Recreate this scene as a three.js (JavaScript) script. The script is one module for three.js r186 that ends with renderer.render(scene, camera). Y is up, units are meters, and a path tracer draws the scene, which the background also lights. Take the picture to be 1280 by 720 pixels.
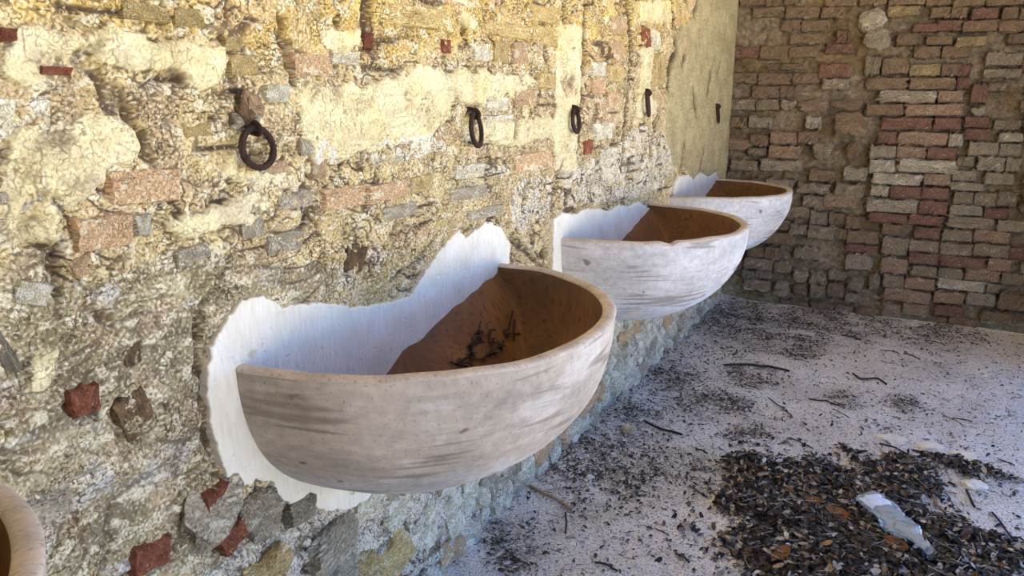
import * as THREE from 'three';
import { Sky } from 'three/addons/objects/Sky.js';
import { mergeGeometries, mergeVertices, toCreasedNormals } from 'three/addons/utils/BufferGeometryUtils.js';

// ---------------------------------------------------------------- camera, sky, sun, exposure
const scene = new THREE.Scene();
const EYE = new THREE.Vector3(1.032, 1.24, 0);
const camera = new THREE.PerspectiveCamera(2 * Math.atan(360 / 960) * 180 / Math.PI, 1280 / 720, 0.05, 200);
camera.position.copy(EYE);
camera.up.set(0, 1, 0);
camera.lookAt(EYE.x - 0.45428, EYE.y - 0.24444, EYE.z - 0.85667);

const renderer = new THREE.WebGLRenderer({ antialias: true });
renderer.toneMapping = THREE.LinearToneMapping;
renderer.toneMappingExposure = 2.1;
renderer.shadowMap.enabled = true;

const SUN_DIR = new THREE.Vector3(-0.24, 1.0, -0.25).normalize();
const sky = new Sky();
sky.scale.setScalar(1000);
sky.material.uniforms.turbidity.value = 14;
sky.material.uniforms.rayleigh.value = 0.42;
sky.material.uniforms.mieCoefficient.value = 0.004;
sky.material.uniforms.mieDirectionalG.value = 0.75;
sky.material.uniforms.sunPosition.value.copy(SUN_DIR);
scene.add(sky);
const sun = new THREE.DirectionalLight(new THREE.Color(1.0, 0.92, 0.76), 17);
sun.position.copy(SUN_DIR).multiplyScalar(14).add(new THREE.Vector3(2, 0, -2));
sun.target.position.set(2, 0, -2);
sun.castShadow = true;
sun.shadow.mapSize.set(2048, 2048);
Object.assign(sun.shadow.camera, { left: -8, right: 8, top: 8, bottom: -8, near: 1, far: 30 });
scene.add(sun, sun.target);

// ---------------------------------------------------------------- numbers
function rng(seed) { let a = seed >>> 0; return () => { a = (a + 0x6D2B79F5) >>> 0; let t = a; t = Math.imul(t ^ (t >>> 15), t | 1); t ^= t + Math.imul(t ^ (t >>> 7), t | 61); return ((t ^ (t >>> 14)) >>> 0) / 4294967296; }; }
const R0 = rng(7);
const PERM = new Uint8Array(512);
{ const p = [...Array(256).keys()]; for (let i = 255; i > 0; i--) { const j = Math.floor(R0() * (i + 1)); [p[i], p[j]] = [p[j], p[i]]; } for (let i = 0; i < 512; i++) PERM[i] = p[i & 255]; }
const GX = new Float32Array(256), GY = new Float32Array(256);
for (let i = 0; i < 256; i++) { const a = R0() * 6.28318; GX[i] = Math.cos(a) * 1.5; GY[i] = Math.sin(a) * 1.5; }
function pn(x, y) {                                   // gradient noise, about -1..1
  const xf = Math.floor(x), yf = Math.floor(y), X = xf & 255, Y = yf & 255; x -= xf; y -= yf;
  const u = x * x * x * (x * (x * 6 - 15) + 10), v = y * y * y * (y * (y * 6 - 15) + 10);
  const a = PERM[X] + Y, b = PERM[X + 1] + Y, g0 = PERM[a], g1 = PERM[b], g2 = PERM[a + 1], g3 = PERM[b + 1];
  const n0 = GX[g0] * x + GY[g0] * y, n1 = GX[g1] * (x - 1) + GY[g1] * y, n2 = GX[g2] * x + GY[g2] * (y - 1), n3 = GX[g3] * (x - 1) + GY[g3] * (y - 1);
  const p = n0 + u * (n1 - n0), q = n2 + u * (n3 - n2);
  return p + v * (q - p);
}
const fbm = (x, y, o = 3) => { let s = 0, a = 0.55; for (let i = 0; i < o; i++) { s += a * pn(x, y); x = x * 2.03 + 17.3; y = y * 2.03 + 9.1; a *= 0.5; } return s; };
const clamp = (x, a = 0, b = 1) => x < a ? a : x > b ? b : x;
const sst = (a, b, x) => { const t = clamp((x - a) / (b - a)); return t * t * (3 - 2 * t); };
const lerp = (a, b, t) => a + (b - a) * t;

// a photo pixel gives a direction; the distance comes from the wall or floor it lies on
const AX = [0.88346843, 0.11451621, -0.45427917], AY = [0, -0.96966531, -0.24443646], AZ = [-0.46849069, 0.2159519, -0.85666869];
const ray = (px, py) => { const c = [px - 640, py - 360, 960]; return [AX, AY, AZ].map((r) => r[0] * c[0] + r[1] * c[1] + r[2] * c[2]); };
const onWall = (px, py) => { const d = ray(px, py), t = (0 - EYE.x) / d[0]; return [EYE.z + t * d[2], EYE.y + t * d[1]]; };         // [z, y]
const onFloor = (px, py, y = 0) => { const d = ray(px, py), t = (y - EYE.y) / d[1]; return [EYE.x + t * d[0], EYE.z + t * d[2]]; }; // [x, z]
const BACK = -4.67;
const onBack = (px, py) => { const d = ray(px, py), t = BACK / d[2]; return [EYE.x + t * d[0], EYE.y + t * d[1]]; };               // [x, y]

// ---------------------------------------------------------------- scene helpers
const taken = {};
const numbered = (n) => { const k = taken[n] = (taken[n] ?? -1) + 1; return k ? `${n}_${String(k).padStart(3, '0')}` : n; };
function top(o, name, label, category, group) { o.name = numbered(name); o.userData = { label, category }; if (group) o.userData.group = group; scene.add(o); return o; }
function struct(o, name, label, category) { o.name = name; o.userData = { kind: 'structure', label, category }; scene.add(o); return o; }
function part(parent, name, geo, mat, kind) { const m = new THREE.Mesh(geo, mat); m.name = name; if (kind) m.userData.kind = kind; parent.add(m); return m; }
function tex(w, h, fn, srgb = true, repeat = false) {   // fn(i, j, out): bytes
  const d = new Uint8Array(w * h * 4), o = [0, 0, 0];
  for (let j = 0, k = 0; j < h; j++) for (let i = 0; i < w; i++, k += 4) { fn(i, j, o); d[k] = clamp(o[0], 0, 255); d[k + 1] = clamp(o[1], 0, 255); d[k + 2] = clamp(o[2], 0, 255); d[k + 3] = 255; }
  return finishTex(d, w, h, srgb, repeat);
}
function finishTex(d, w, h, srgb, repeat) {
  const t = new THREE.DataTexture(d, w, h, THREE.RGBAFormat);
  t.magFilter = THREE.LinearFilter; t.minFilter = THREE.LinearMipmapLinearFilter; t.generateMipmaps = true;
  if (srgb) t.colorSpace = THREE.SRGBColorSpace;
  if (repeat) t.wrapS = t.wrapT = THREE.RepeatWrapping;
  t.needsUpdate = true;
  return t;
}
const std = (o) => new THREE.MeshStandardMaterial({ roughness: 0.95, metalness: 0, ...o });
function gridGeo(nu, nv, fn) {                          // fn(s, t) -> [x, y, z, u, v]
  const P = [], U = [], I = [];
  for (let j = 0; j <= nv; j++) for (let i = 0; i <= nu; i++) { const r = fn(i / nu, j / nv); P.push(r[0], r[1], r[2]); U.push(r[3], r[4]); }
  for (let j = 0; j < nv; j++) for (let i = 0; i < nu; i++) { const a = j * (nu + 1) + i, b = a + 1, c = a + nu + 1, d = c + 1; I.push(a, b, d, a, d, c); }
  const g = new THREE.BufferGeometry();
  g.setAttribute('position', new THREE.Float32BufferAttribute(P, 3)); g.setAttribute('uv', new THREE.Float32BufferAttribute(U, 2)); g.setIndex(I); g.computeVertexNormals();
  return g;
}
function box(x0, x1, y0, y1, z0, z1) { const g = new THREE.BoxGeometry(x1 - x0, y1 - y0, z1 - z0); g.translate((x0 + x1) / 2, (y0 + y1) / 2, (z0 + z1) / 2); return g; }

// ---------------------------------------------------------------- the left wall: where each coat of plaster and the painted warm bounce lie
const TROUGHS = [   // zc, half width, reach, depth, rim height
  { zc: 0.02, b: 0.49, a: 0.50, d: 0.37, y: 0.770 },
  { zc: -1.385, b: 0.490, a: 0.500, d: 0.375, y: 0.770 },
  { zc: -2.765, b: 0.485, a: 0.505, d: 0.365, y: 0.772 },
  { zc: -3.970, b: 0.440, a: 0.480, d: 0.350, y: 0.770 },
];
const CM = { z0: 0.2, z1: -4.72, y0: 0, y1: 2.0, r: 0.005 };
CM.nz = Math.ceil((CM.z0 - CM.z1) / CM.r); CM.ny = Math.ceil((CM.y1 - CM.y0) / CM.r);
const layer = () => new Float32Array(CM.nz * CM.ny);
function inside(pts, x, y) { let c = false; for (let i = 0, j = pts.length - 1; i < pts.length; j = i++) { const [xi, yi] = pts[i], [xj, yj] = pts[j]; if ((yi > y) !== (yj > y) && x < (xj - xi) * (y - yi) / (yj - yi) + xi) c = !c; } return c; }
function fill(L, pts, v = 1) {                         // pts in [z, y]
  const zs = pts.map((p) => p[0]), ys = pts.map((p) => p[1]);
  const i0 = Math.max(0, Math.floor((CM.z0 - Math.max(...zs)) / CM.r)), i1 = Math.min(CM.nz - 1, Math.ceil((CM.z0 - Math.min(...zs)) / CM.r));
  const j0 = Math.max(0, Math.floor(Math.min(...ys) / CM.r)), j1 = Math.min(CM.ny - 1, Math.ceil(Math.max(...ys) / CM.r));
  for (let j = j0; j <= j1; j++) for (let i = i0; i <= i1; i++) if (inside(pts, CM.z0 - i * CM.r, j * CM.r)) L[j * CM.nz + i] = Math.max(L[j * CM.nz + i], v);
}
function line(L, pts, half, v = 1) {
  for (let k = 0; k + 1 < pts.length; k++) {
    const [za, ya] = pts[k], [zb, yb] = pts[k + 1], n = Math.ceil(Math.hypot(zb - za, yb - ya) / 0.003);
    for (let s = 0; s <= n; s++) {
      const t = s / n, z = lerp(za, zb, t) + 0.012 * pn((za + t) * 7 + k * 3.1, ya * 31 + t * 3), y = lerp(ya, yb, t), w = half * (0.6 + 0.8 * Math.abs(pn(t * 5 + k * 7.7, ya * 9)));
      const ci = (CM.z0 - z) / CM.r, cj = y / CM.r, rr = Math.ceil(w / CM.r) + 1;
      for (let j = Math.floor(cj - rr); j <= cj + rr; j++) for (let i = Math.floor(ci - rr); i <= ci + rr; i++) if (i >= 0 && j >= 0 && i < CM.nz && j < CM.ny) { const d = Math.hypot(i - ci, j - cj) * CM.r, q = v * clamp(1.25 - d / w); if (q > L[j * CM.nz + i]) L[j * CM.nz + i] = q; }
    }
  }
}
function blur(L, r) {
  const T = new Float32Array(L.length), { nz, ny } = CM;
  for (let p = 0; p < 2; p++) {
    for (let j = 0; j < ny; j++) for (let i = 0; i < nz; i++) { let s = 0; for (let k = -r; k <= r; k++) s += L[j * nz + clamp(i + k, 0, nz - 1)]; T[j * nz + i] = s / (2 * r + 1); }
    for (let j = 0; j < ny; j++) for (let i = 0; i < nz; i++) { let s = 0; for (let k = -r; k <= r; k++) s += T[clamp(j + k, 0, ny - 1) * nz + i]; L[j * nz + i] = s / (2 * r + 1); }
  }
}
function look(L, z, y) {
  const a = clamp((CM.z0 - z) / CM.r, 0, CM.nz - 1.001), b = clamp(y / CM.r, 0, CM.ny - 1.001), i = a | 0, j = b | 0, u = a - i, v = b - j, k = j * CM.nz + i;
  return (L[k] * (1 - u) + L[k + 1] * u) * (1 - v) + (L[k + CM.nz] * (1 - u) + L[k + CM.nz + 1] * u) * v;
}
const W = (list) => list.map(([a, b]) => onWall(a, b));
const Lcream = layer(), Lwhite = layer(), Lgrey = layer(), LwarmBounce = layer(), Lfar = layer(), Lcrack = layer(), Lflat = layer(), Lpink = layer(), Lspot = layer();
for (const p of [
  [[0, 30], [30, 28], [60, 33], [96, 31], [101, 58], [92, 76], [92, 98], [44, 98], [30, 106], [0, 104]],
  [[106, 38], [150, 36], [185, 42], [230, 44], [276, 55], [286, 78], [270, 108], [236, 112], [206, 84], [160, 98], [124, 86], [112, 60]],
  [[0, 166], [28, 150], [60, 156], [100, 146], [118, 138], [160, 148], [176, 174], [180, 200], [140, 204], [128, 226], [117, 252], [104, 260], [74, 264], [72, 308], [44, 300], [22, 312], [0, 322]],
  [[372, 102], [420, 98], [462, 106], [520, 80], [566, 88], [562, 150], [522, 176], [440, 196], [392, 206], [372, 160]],
  [[395, 35], [452, 30], [452, 60], [420, 66], [398, 64]],
  [[560, 86], [600, 87], [640, 92], [694, 100], [640, 122], [600, 135], [560, 118]],
  [[578, 16], [600, 24], [590, 40], [572, 38]],
  [[694, 30], [727, 28], [724, 120], [720, 214], [690, 214], [692, 120]],
  [[800, 58], [818, 58], [812, 112], [820, 128], [817, 146], [794, 150], [792, 138], [800, 100]],
  [[798, 0], [842, 0], [838, 28], [815, 30], [798, 25]],
  [[196, 268], [250, 262], [292, 246], [332, 240], [336, 262], [300, 286], [222, 298], [200, 290]],
  [[114, 330], [150, 326], [150, 344], [116, 356]],
  [[32, 440], [70, 430], [76, 455], [45, 498], [30, 486]],
  [[280, 196], [345, 216], [370, 212], [366, 236], [320, 236], [282, 226]],
  [[600, 148], [650, 150], [690, 140], [690, 172], [640, 182], [600, 176]],
]) fill(Lcream, W(p));
for (const p of [
  [[700, 214], [760, 184], [800, 152], [832, 168], [842, 214], [800, 250], [760, 254], [704, 262]],
  [[640, 222], [690, 216], [690, 262], [650, 300], [636, 280]],
  [[388, 164], [420, 168], [416, 206], [390, 212]],
  [[450, 290], [480, 300], [478, 336], [452, 342]],
  [[96, 372], [150, 350], [176, 352], [130, 392], [104, 396]],
  [[0, 516], [22, 505], [36, 512], [20, 536], [0, 536]],
  [[470, 168], [520, 164], [560, 160], [556, 196], [500, 206], [470, 196]],
  [[604, 206], [640, 200], [636, 224], [606, 226]],
  [[172, 606], [190, 596], [186, 622], [172, 632]],
]) fill(Lwhite, W(p), 0.64);
fill(Lgrey, W([[0, 318], [60, 316], [84, 366], [130, 344], [190, 320], [250, 310], [330, 330], [420, 330], [470, 350], [530, 330], [540, 346], [300, 380], [262, 440], [256, 520], [285, 640], [330, 720], [0, 720]]));
fill(LwarmBounce, W([[0, -60], [470, -60], [900, -60], [900, 14], [800, 60], [740, 90], [690, 60], [600, 70], [560, 50], [480, 84], [440, 64], [300, 62], [250, 40], [110, 34], [60, 26], [0, 24]]));  // yellow wall top: warm bounce light put into the plaster colour
fill(Lfar, W([[836, 84], [846, 40], [866, 20], [880, -60], [935, -60], [905, 235], [872, 218], [836, 205], [830, 150]]));
fill(Lpink, W([[700, 96], [724, 60], [776, 20], [786, 120], [770, 200], [740, 210]]), 0.8);
fill(Lpink, W([[130, 200], [240, 196], [260, 262], [90, 320], [80, 262]]), 0.6);
fill(Lpink, W([[350, 60], [420, 66], [424, 98], [362, 102]]), 0.8);
for (const [p, w, v] of [
  [[[783, -30], [790, 60], [786, 120], [778, 200]], 0.026, 1], [[[734, -20], [731, 60], [727, 120], [722, 190]], 0.020, 1], [[[838, -10], [842, 30], [846, 62], [838, 80], [835, 112]], 0.028, 1],
  [[[140, 96], [164, 150], [180, 172], [184, 202]], 0.007, 1], [[[462, -10], [458, 30], [466, 60]], 0.012, 1], [[[347, 10], [356, 60], [365, 80], [366, 108]], 0.008, 1], [[[125, 92], [132, 130], [140, 138]], 0.008, 1],
  [[[283, 55], [290, 90], [300, 130]], 0.007, 1], [[[680, 52], [690, 96]], 0.014, 1], [[[890, 82], [884, 118]], 0.034, 0.9], [[[866, 112], [870, 142]], 0.034, 0.9], [[[872, 0], [868, 22]], 0.034, 0.8], [[[858, 60], [852, 84]], 0.034, 0.8], [[[902, 70], [896, 96]], 0.034, 0.6], [[[856, 180], [850, 214]], 0.034, 0.8], [[[880, 186], [874, 214]], 0.034, 0.8], [[[820, 150], [812, 196]], 0.026, 0.9], [[[748, 120], [744, 176]], 0.016, 0.8], [[[702, 200], [690, 262]], 0.014, 0.8], [[[660, 230], [652, 262]], 0.010, 0.8], [[[620, 236], [606, 268]], 0.008, 0.8], [[[580, 246], [560, 286]], 0.008, 0.8], [[[500, 268], [494, 300]], 0.008, 0.9], [[[256, 376], [247, 420], [250, 470], [258, 540], [274, 590]], 0.009, 1], [[[76, 300], [68, 342], [72, 372]], 0.007, 1],
  [[[108, 384], [130, 402], [150, 410]], 0.007, 1], [[[84, 24], [104, 30]], 0.007, 1], [[[208, 84], [230, 104]], 0.006, 1], [[[578, 24], [582, 52]], 0.006, 1], [[[640, 300], [664, 320], [690, 340]], 0.012, 0.8], [[[408, 236], [418, 252]], 0.006, 1],
  [[[190, 206], [196, 250]], 0.006, 0.9], [[[118, 34], [116, 58], [122, 70]], 0.006, 0.8], [[[96, 58], [98, 74], [112, 92]], 0.007, 0.8], [[[490, 350], [520, 330], [545, 300]], 0.01, 0.8], [[[228, 300], [236, 336]], 0.005, 0.8], [[[360, 320], [420, 300]], 0.006, 0.6],
  [[[540, 36], [560, 38], [566, 72]], 0.005, 0.8], [[[598, 84], [602, 60]], 0.006, 0.8], [[[640, 84], [642, 110]], 0.006, 0.8], [[[655, 94], [662, 120]], 0.006, 0.8], [[[645, 150], [642, 176]], 0.008, 0.9], [[[610, 180], [612, 196]], 0.006, 0.8],
  [[[20, 258], [30, 300], [60, 306]], 0.008, 0.6], [[[440, 318], [434, 344]], 0.012, 0.9], [[[82, 510], [120, 520]], 0.008, 1], [[[148, 500], [150, 540], [176, 552]], 0.007, 0.9], [[[226, 650], [240, 688], [300, 690], [380, 660]], 0.006, 0.9],
]) line(Lcrack, W(p), w, v);
for (const [x, y, r] of [[456, 34, 0.012], [90, 27, 0.012], [225, 98, 0.012], [183, 178, 0.010], [205, 152, 0.010], [196, 228, 0.016], [450, 322, 0.016], [436, 336, 0.012], [604, 64, 0.008], [575, 56, 0.010], [402, 16, 0.010], [655, 308, 0.016], [680, 318, 0.02], [420, 28, 0.014], [70, 70, 0.007], [118, 92, 0.010], [262, 150, 0.009], [628, 214, 0.008], [530, 140, 0.01], [668, 84, 0.012], [130, 398, 0.01], [197, 394, 0.006], [110, 510, 0.012]]) { const p = onWall(x, y); line(Lcrack, [p, [p[0] - 0.004, p[1] + 0.002]], r, 1); }
for (const p of [[[25, 222], [36, 220], [48, 224], [40, 238], [33, 239]], [[50, 236], [64, 235], [64, 241], [50, 241]], [[66, 228], [84, 231], [90, 237], [78, 238]], [[95, 222], [112, 223], [110, 230], [96, 229]], [[24, 256], [60, 256], [64, 268], [40, 280], [22, 290], [26, 268]], [[4, 304], [24, 298], [40, 312], [60, 304], [72, 312], [40, 326], [0, 326]], [[22, 244], [36, 243], [36, 248], [22, 248]], [[0, 238], [10, 240], [10, 246], [0, 246]], [[70, 62], [76, 64], [74, 72], [66, 72]], [[40, 150], [80, 160], [76, 180], [50, 176]], [[386, 106], [396, 112], [392, 124], [384, 118]], [[440, 126], [450, 130], [444, 140]], [[410, 110], [424, 112], [420, 122]], [[500, 120], [512, 116], [510, 130]], [[700, 96], [716, 100], [712, 118], [702, 112]], [[40, 78], [94, 78], [94, 100], [42, 98]]]) fill(Lspot, W(p));
// smooth white collars of plaster round the troughs
const COLLARS = [
  [[290, 628], [281, 590], [272, 562], [262, 525], [257, 480], [262, 435], [281, 400], [300, 377], [325, 371], [350, 385], [400, 380], [440, 386], [480, 380], [510, 372], [530, 340], [550, 311], [560, 300], [571, 290], [580, 299], [605, 279], [622, 284], [635, 305], [633, 333], [634, 350], [632, 420], [600, 520], [520, 600], [430, 634], [408, 636], [385, 628], [365, 632], [350, 622], [340, 602], [318, 596], [304, 604]],
  [[689, 352], [690, 300], [690, 276], [702, 266], [716, 270], [730, 262], [746, 262], [758, 266], [772, 257], [784, 260], [796, 252], [803, 257], [812, 264], [816, 300], [790, 360], [740, 390], [706, 376]],
  [[840, 262], [842, 232], [846, 222], [860, 219], [866, 226], [874, 216], [884, 222], [893, 216], [898, 226], [897, 250], [870, 290], [846, 284]],
];
for (const c of COLLARS) fill(Lflat, W(c));
[Lcream, Lwhite, Lfar, Lpink, Lspot].forEach((L) => blur(L, 2)); [Lgrey, LwarmBounce].forEach((L) => blur(L, 5)); blur(Lflat, 1); blur(Lcrack, 1);

const mask = { c: 0, w: 0, g: 0, o: 0, f: 0, k: 0, fl: 0, cre: 0, pk: 0, e: 0 };
function coats(z, y) {
  const a = pn(z * 24, y * 24), b = pn(z * 24 + 31, y * 24 + 7), zz = z + 0.009 * a, yy = y + 0.009 * b, n = fbm(z * 17, y * 17, 3), n2 = fbm(z * 5 + 3, y * 5 + 8, 2);
  const s = fbm(z * 46 + 5, y * 46, 2);
  mask.c = sst(0.42, 0.56, look(Lcream, zz, yy) + 0.55 * n + 0.34 * s + 0.16 * Math.max(0, n2) - 0.14);
  mask.c *= 1 - 0.9 * look(Lspot, zz, yy); mask.e = 4 * mask.c * (1 - mask.c);
  mask.f = sst(0.42, 0.58, look(Lfar, zz, yy) + 0.2 * n);
  mask.w = sst(0.50, 0.62, look(Lwhite, zz, yy) + 0.5 * s + 0.3 * n - 0.02);
  mask.g = sst(0.35, 0.65, look(Lgrey, zz, yy) + 0.35 * n);
  mask.o = sst(0.3, 0.7, look(LwarmBounce, zz, yy) + 0.6 * n);
  mask.pk = sst(0.3, 0.6, look(Lpink, zz, yy) + 0.4 * n2);
  mask.k = look(Lcrack, zz, yy); mask.fl = look(Lflat, z, y);
  const rough = (1 - 0.85 * mask.c) * (1 - 0.8 * mask.f) * (1 - mask.fl) * (1 - 0.45 * mask.g);
  const r1 = 1 - Math.abs(pn(z * 15 + 4 * pn(z * 4, y * 4), y * 17 + 40)), r2 = 1 - Math.abs(pn(z * 33 + 9, y * 29 + 3));
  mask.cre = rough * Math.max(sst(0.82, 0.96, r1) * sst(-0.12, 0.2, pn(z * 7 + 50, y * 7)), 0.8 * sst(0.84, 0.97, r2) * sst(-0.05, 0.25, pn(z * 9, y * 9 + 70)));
  return n;
}
function wallX(z, y) {
  const n = coats(z, y), m = mask;
  let h = 0.008 * fbm(z * 8, y * 9, 3) + 0.0045 * pn(z * 30, y * 33) + 0.003 * pn(z * 75, y * 75);
  h *= 1 - 0.3 * m.g; h -= 0.011 * m.cre;
  h = lerp(h, 0.005 + 0.003 * n, m.f); h = lerp(h, 0.007 + 0.5 * h, m.c); h = lerp(h, Math.max(h, 0.004) + 0.002, m.w * 0.7);
  h -= 0.022 * sst(0.15, 0.8, m.k);
  h = lerp(h, Math.min(h, -0.002), clamp(m.fl * 1.4));
  if (y < 0.46) h += sst(0.46, 0.0, y) * (0.03 + 0.025 * pn(z * 3.1, 5)) - 0.006 * sst(0.46, 0.36, y) + 0.010 * sst(0.46, 0.40, y) * fbm(z * 22, y * 11, 2);
  return h;
}
function wallTint(z, y, o) {
  const n = coats(z, y), m = mask, q = fbm(z * 60, y * 60, 2), e = fbm(z * 9 + 60, y * 9 + 20, 3), pit = pn(z * 190, y * 190), pit2 = pn(z * 400 + 9, y * 400), fl = fbm(z * 28 + 11, y * 34 + 2, 2);
  let r = 206 + 34 * e + 34 * q, g = 182 + 36 * e + 34 * q, b = 128 + 36 * e + 34 * q;
  const mix = (R, G, B, t) => { r = lerp(r, R, t); g = lerp(g, G, t); b = lerp(b, B, t); };
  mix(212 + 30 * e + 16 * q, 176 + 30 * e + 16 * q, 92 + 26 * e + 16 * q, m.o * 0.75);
  mix(206 + 30 * q, 164 + 30 * q, 122 + 30 * q, m.pk * 0.55 * sst(-0.1, 0.2, e + 0.4 * n));
  mix(162 + 46 * e + 30 * q, 149 + 46 * e + 30 * q, 113 + 44 * e + 30 * q, m.g * 0.85); mix(206 + 20 * q, 202 + 20 * q, 190 + 20 * q, m.g * 0.8 * sst(0.14, 0.3, fbm(z * 7 + 33, y * 10 + 3, 3))); mix(118 + 20 * q, 106 + 20 * q, 82 + 18 * q, m.g * 0.6 * sst(0.12, 0.35, fbm(z * 6 + 71, y * 9 + 13, 3)));
  mix(186 + 26 * q + 24 * e, 170 + 26 * q + 24 * e, 124 + 26 * q + 22 * e, m.f);
  mix(196 + 20 * q, 168 + 20 * q, 130 + 20 * q, (1 - m.c) * (1 - m.f) * 0.5 * sst(0.1, 0.3, pn(z * 13 + 90, y * 15)));
  mix(232 + 10 * q, 220 + 10 * q, 184 + 14 * q, (1 - m.f) * 0.75 * sst(0.12, 0.24, fl));
  mix(234 + 14 * q + 10 * fl, 219 + 16 * q + 12 * fl, 170 + 20 * q + 16 * e, m.c * (0.72 + 0.2 * sst(-0.3, 0.2, e)));
  mix(234 + 14 * q, 227 + 14 * q, 208 + 14 * q, m.w * 0.8);
  if (y < 0.46) mix(216 + 40 * q, 206 + 40 * q, 188 + 40 * q, sst(0.46, 0.4, y + 0.06 * n) * 0.8);
  const rough = 1 - 0.65 * Math.max(m.c, m.f);
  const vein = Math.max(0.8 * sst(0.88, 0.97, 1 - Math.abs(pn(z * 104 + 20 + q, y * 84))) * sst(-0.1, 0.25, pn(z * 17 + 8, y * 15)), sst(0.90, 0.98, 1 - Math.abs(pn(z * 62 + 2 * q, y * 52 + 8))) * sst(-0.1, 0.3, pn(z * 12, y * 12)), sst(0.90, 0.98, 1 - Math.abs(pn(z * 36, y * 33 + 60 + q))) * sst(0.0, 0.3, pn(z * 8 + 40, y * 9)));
  const dirtShade = clamp(Math.max(m.cre * 0.95, sst(0.2, 0.8, m.k), 0.9 * vein * (0.25 + 0.75 * rough) * (1 - m.fl), 0.55 * m.e * sst(-0.1, 0.25, q + e)));  // earth mortar in cracks and edges, with crevice shade put into the colour
  mix(66 + 18 * q, 47 + 15 * q, 28 + 12 * q, dirtShade * 0.88);
  const sp = sst(0.26, 0.52, pit) * 0.62 * rough + sst(0.34, 0.6, pit2) * 0.5 * (1 - 0.5 * m.c);
  mix(96, 75, 46, clamp(sp) * 0.8);
  const lt = sst(0.26, 0.55, -pit) * 0.55 * rough; mix(246, 238, 214, lt);
  o[0] = r; o[1] = g; o[2] = b;
}
function wallPanel(z0, z1, nz, ny, yTop, size, bs) {        // one stretch of the coat with its own colour and relief maps
  const col = tex(size, size, (i, j, o) => wallTint(lerp(z0, z1, (i + 0.5) / size), yTop * (j + 0.5) / size, o));
  const bmp = tex(bs, bs, (i, j, o) => {
    const z = lerp(z0, z1, (i + 0.5) / bs), y = yTop * (j + 0.5) / bs, p = clamp(look(Lcream, z, y) + look(Lfar, z, y));
    const v = 128 + (1 - 0.55 * p) * (58 * fbm(z * 70, y * 74, 3) + 44 * pn(z * 260, y * 260) - 70 * sst(0.8, 0.97, 1 - Math.abs(pn(z * 55, y * 49 + 8))) * sst(-0.2, 0.3, pn(z * 12, y * 12)));
    o[0] = o[1] = o[2] = v;
  }, false);
  const m = std({ map: col, bumpMap: bmp, bumpScale: 0.009, roughness: 0.96 });
  const g = gridGeo(nz, ny, (s, t) => { const z = lerp(z0, z1, s), y = yTop * t; return [wallX(z, y), y, z, s, t]; });
  return [g, m];
}
const wallLeft = struct(new THREE.Group(), 'wall_left', 'rough old masonry wall with flaking cream plaster and patchy bricks', 'wall');
const H = 2.95, FRONT = 2.4, RIGHT = 1.85;
const plainStone = std({ color: new THREE.Color().setRGB(0.52, 0.45, 0.30), roughness: 0.97 });
part(wallLeft, 'wall_core', box(-0.45, -0.05, 0, H, BACK - 0.3, FRONT + 0.3), plainStone);
part(wallLeft, 'upper_render', box(-0.06, 0.0, 1.9, H, BACK, FRONT), plainStone);
part(wallLeft, 'side_render', box(-0.06, 0.0, 0, 1.9, 0.12, FRONT), plainStone);
{
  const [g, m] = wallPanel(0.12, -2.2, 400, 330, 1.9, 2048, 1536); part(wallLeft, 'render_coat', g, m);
  const [g2, m2] = wallPanel(-2.2, BACK, 330, 260, 1.9, 1408, 1024); part(wallLeft, 'render_coat', g2, m2);
}

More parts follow.
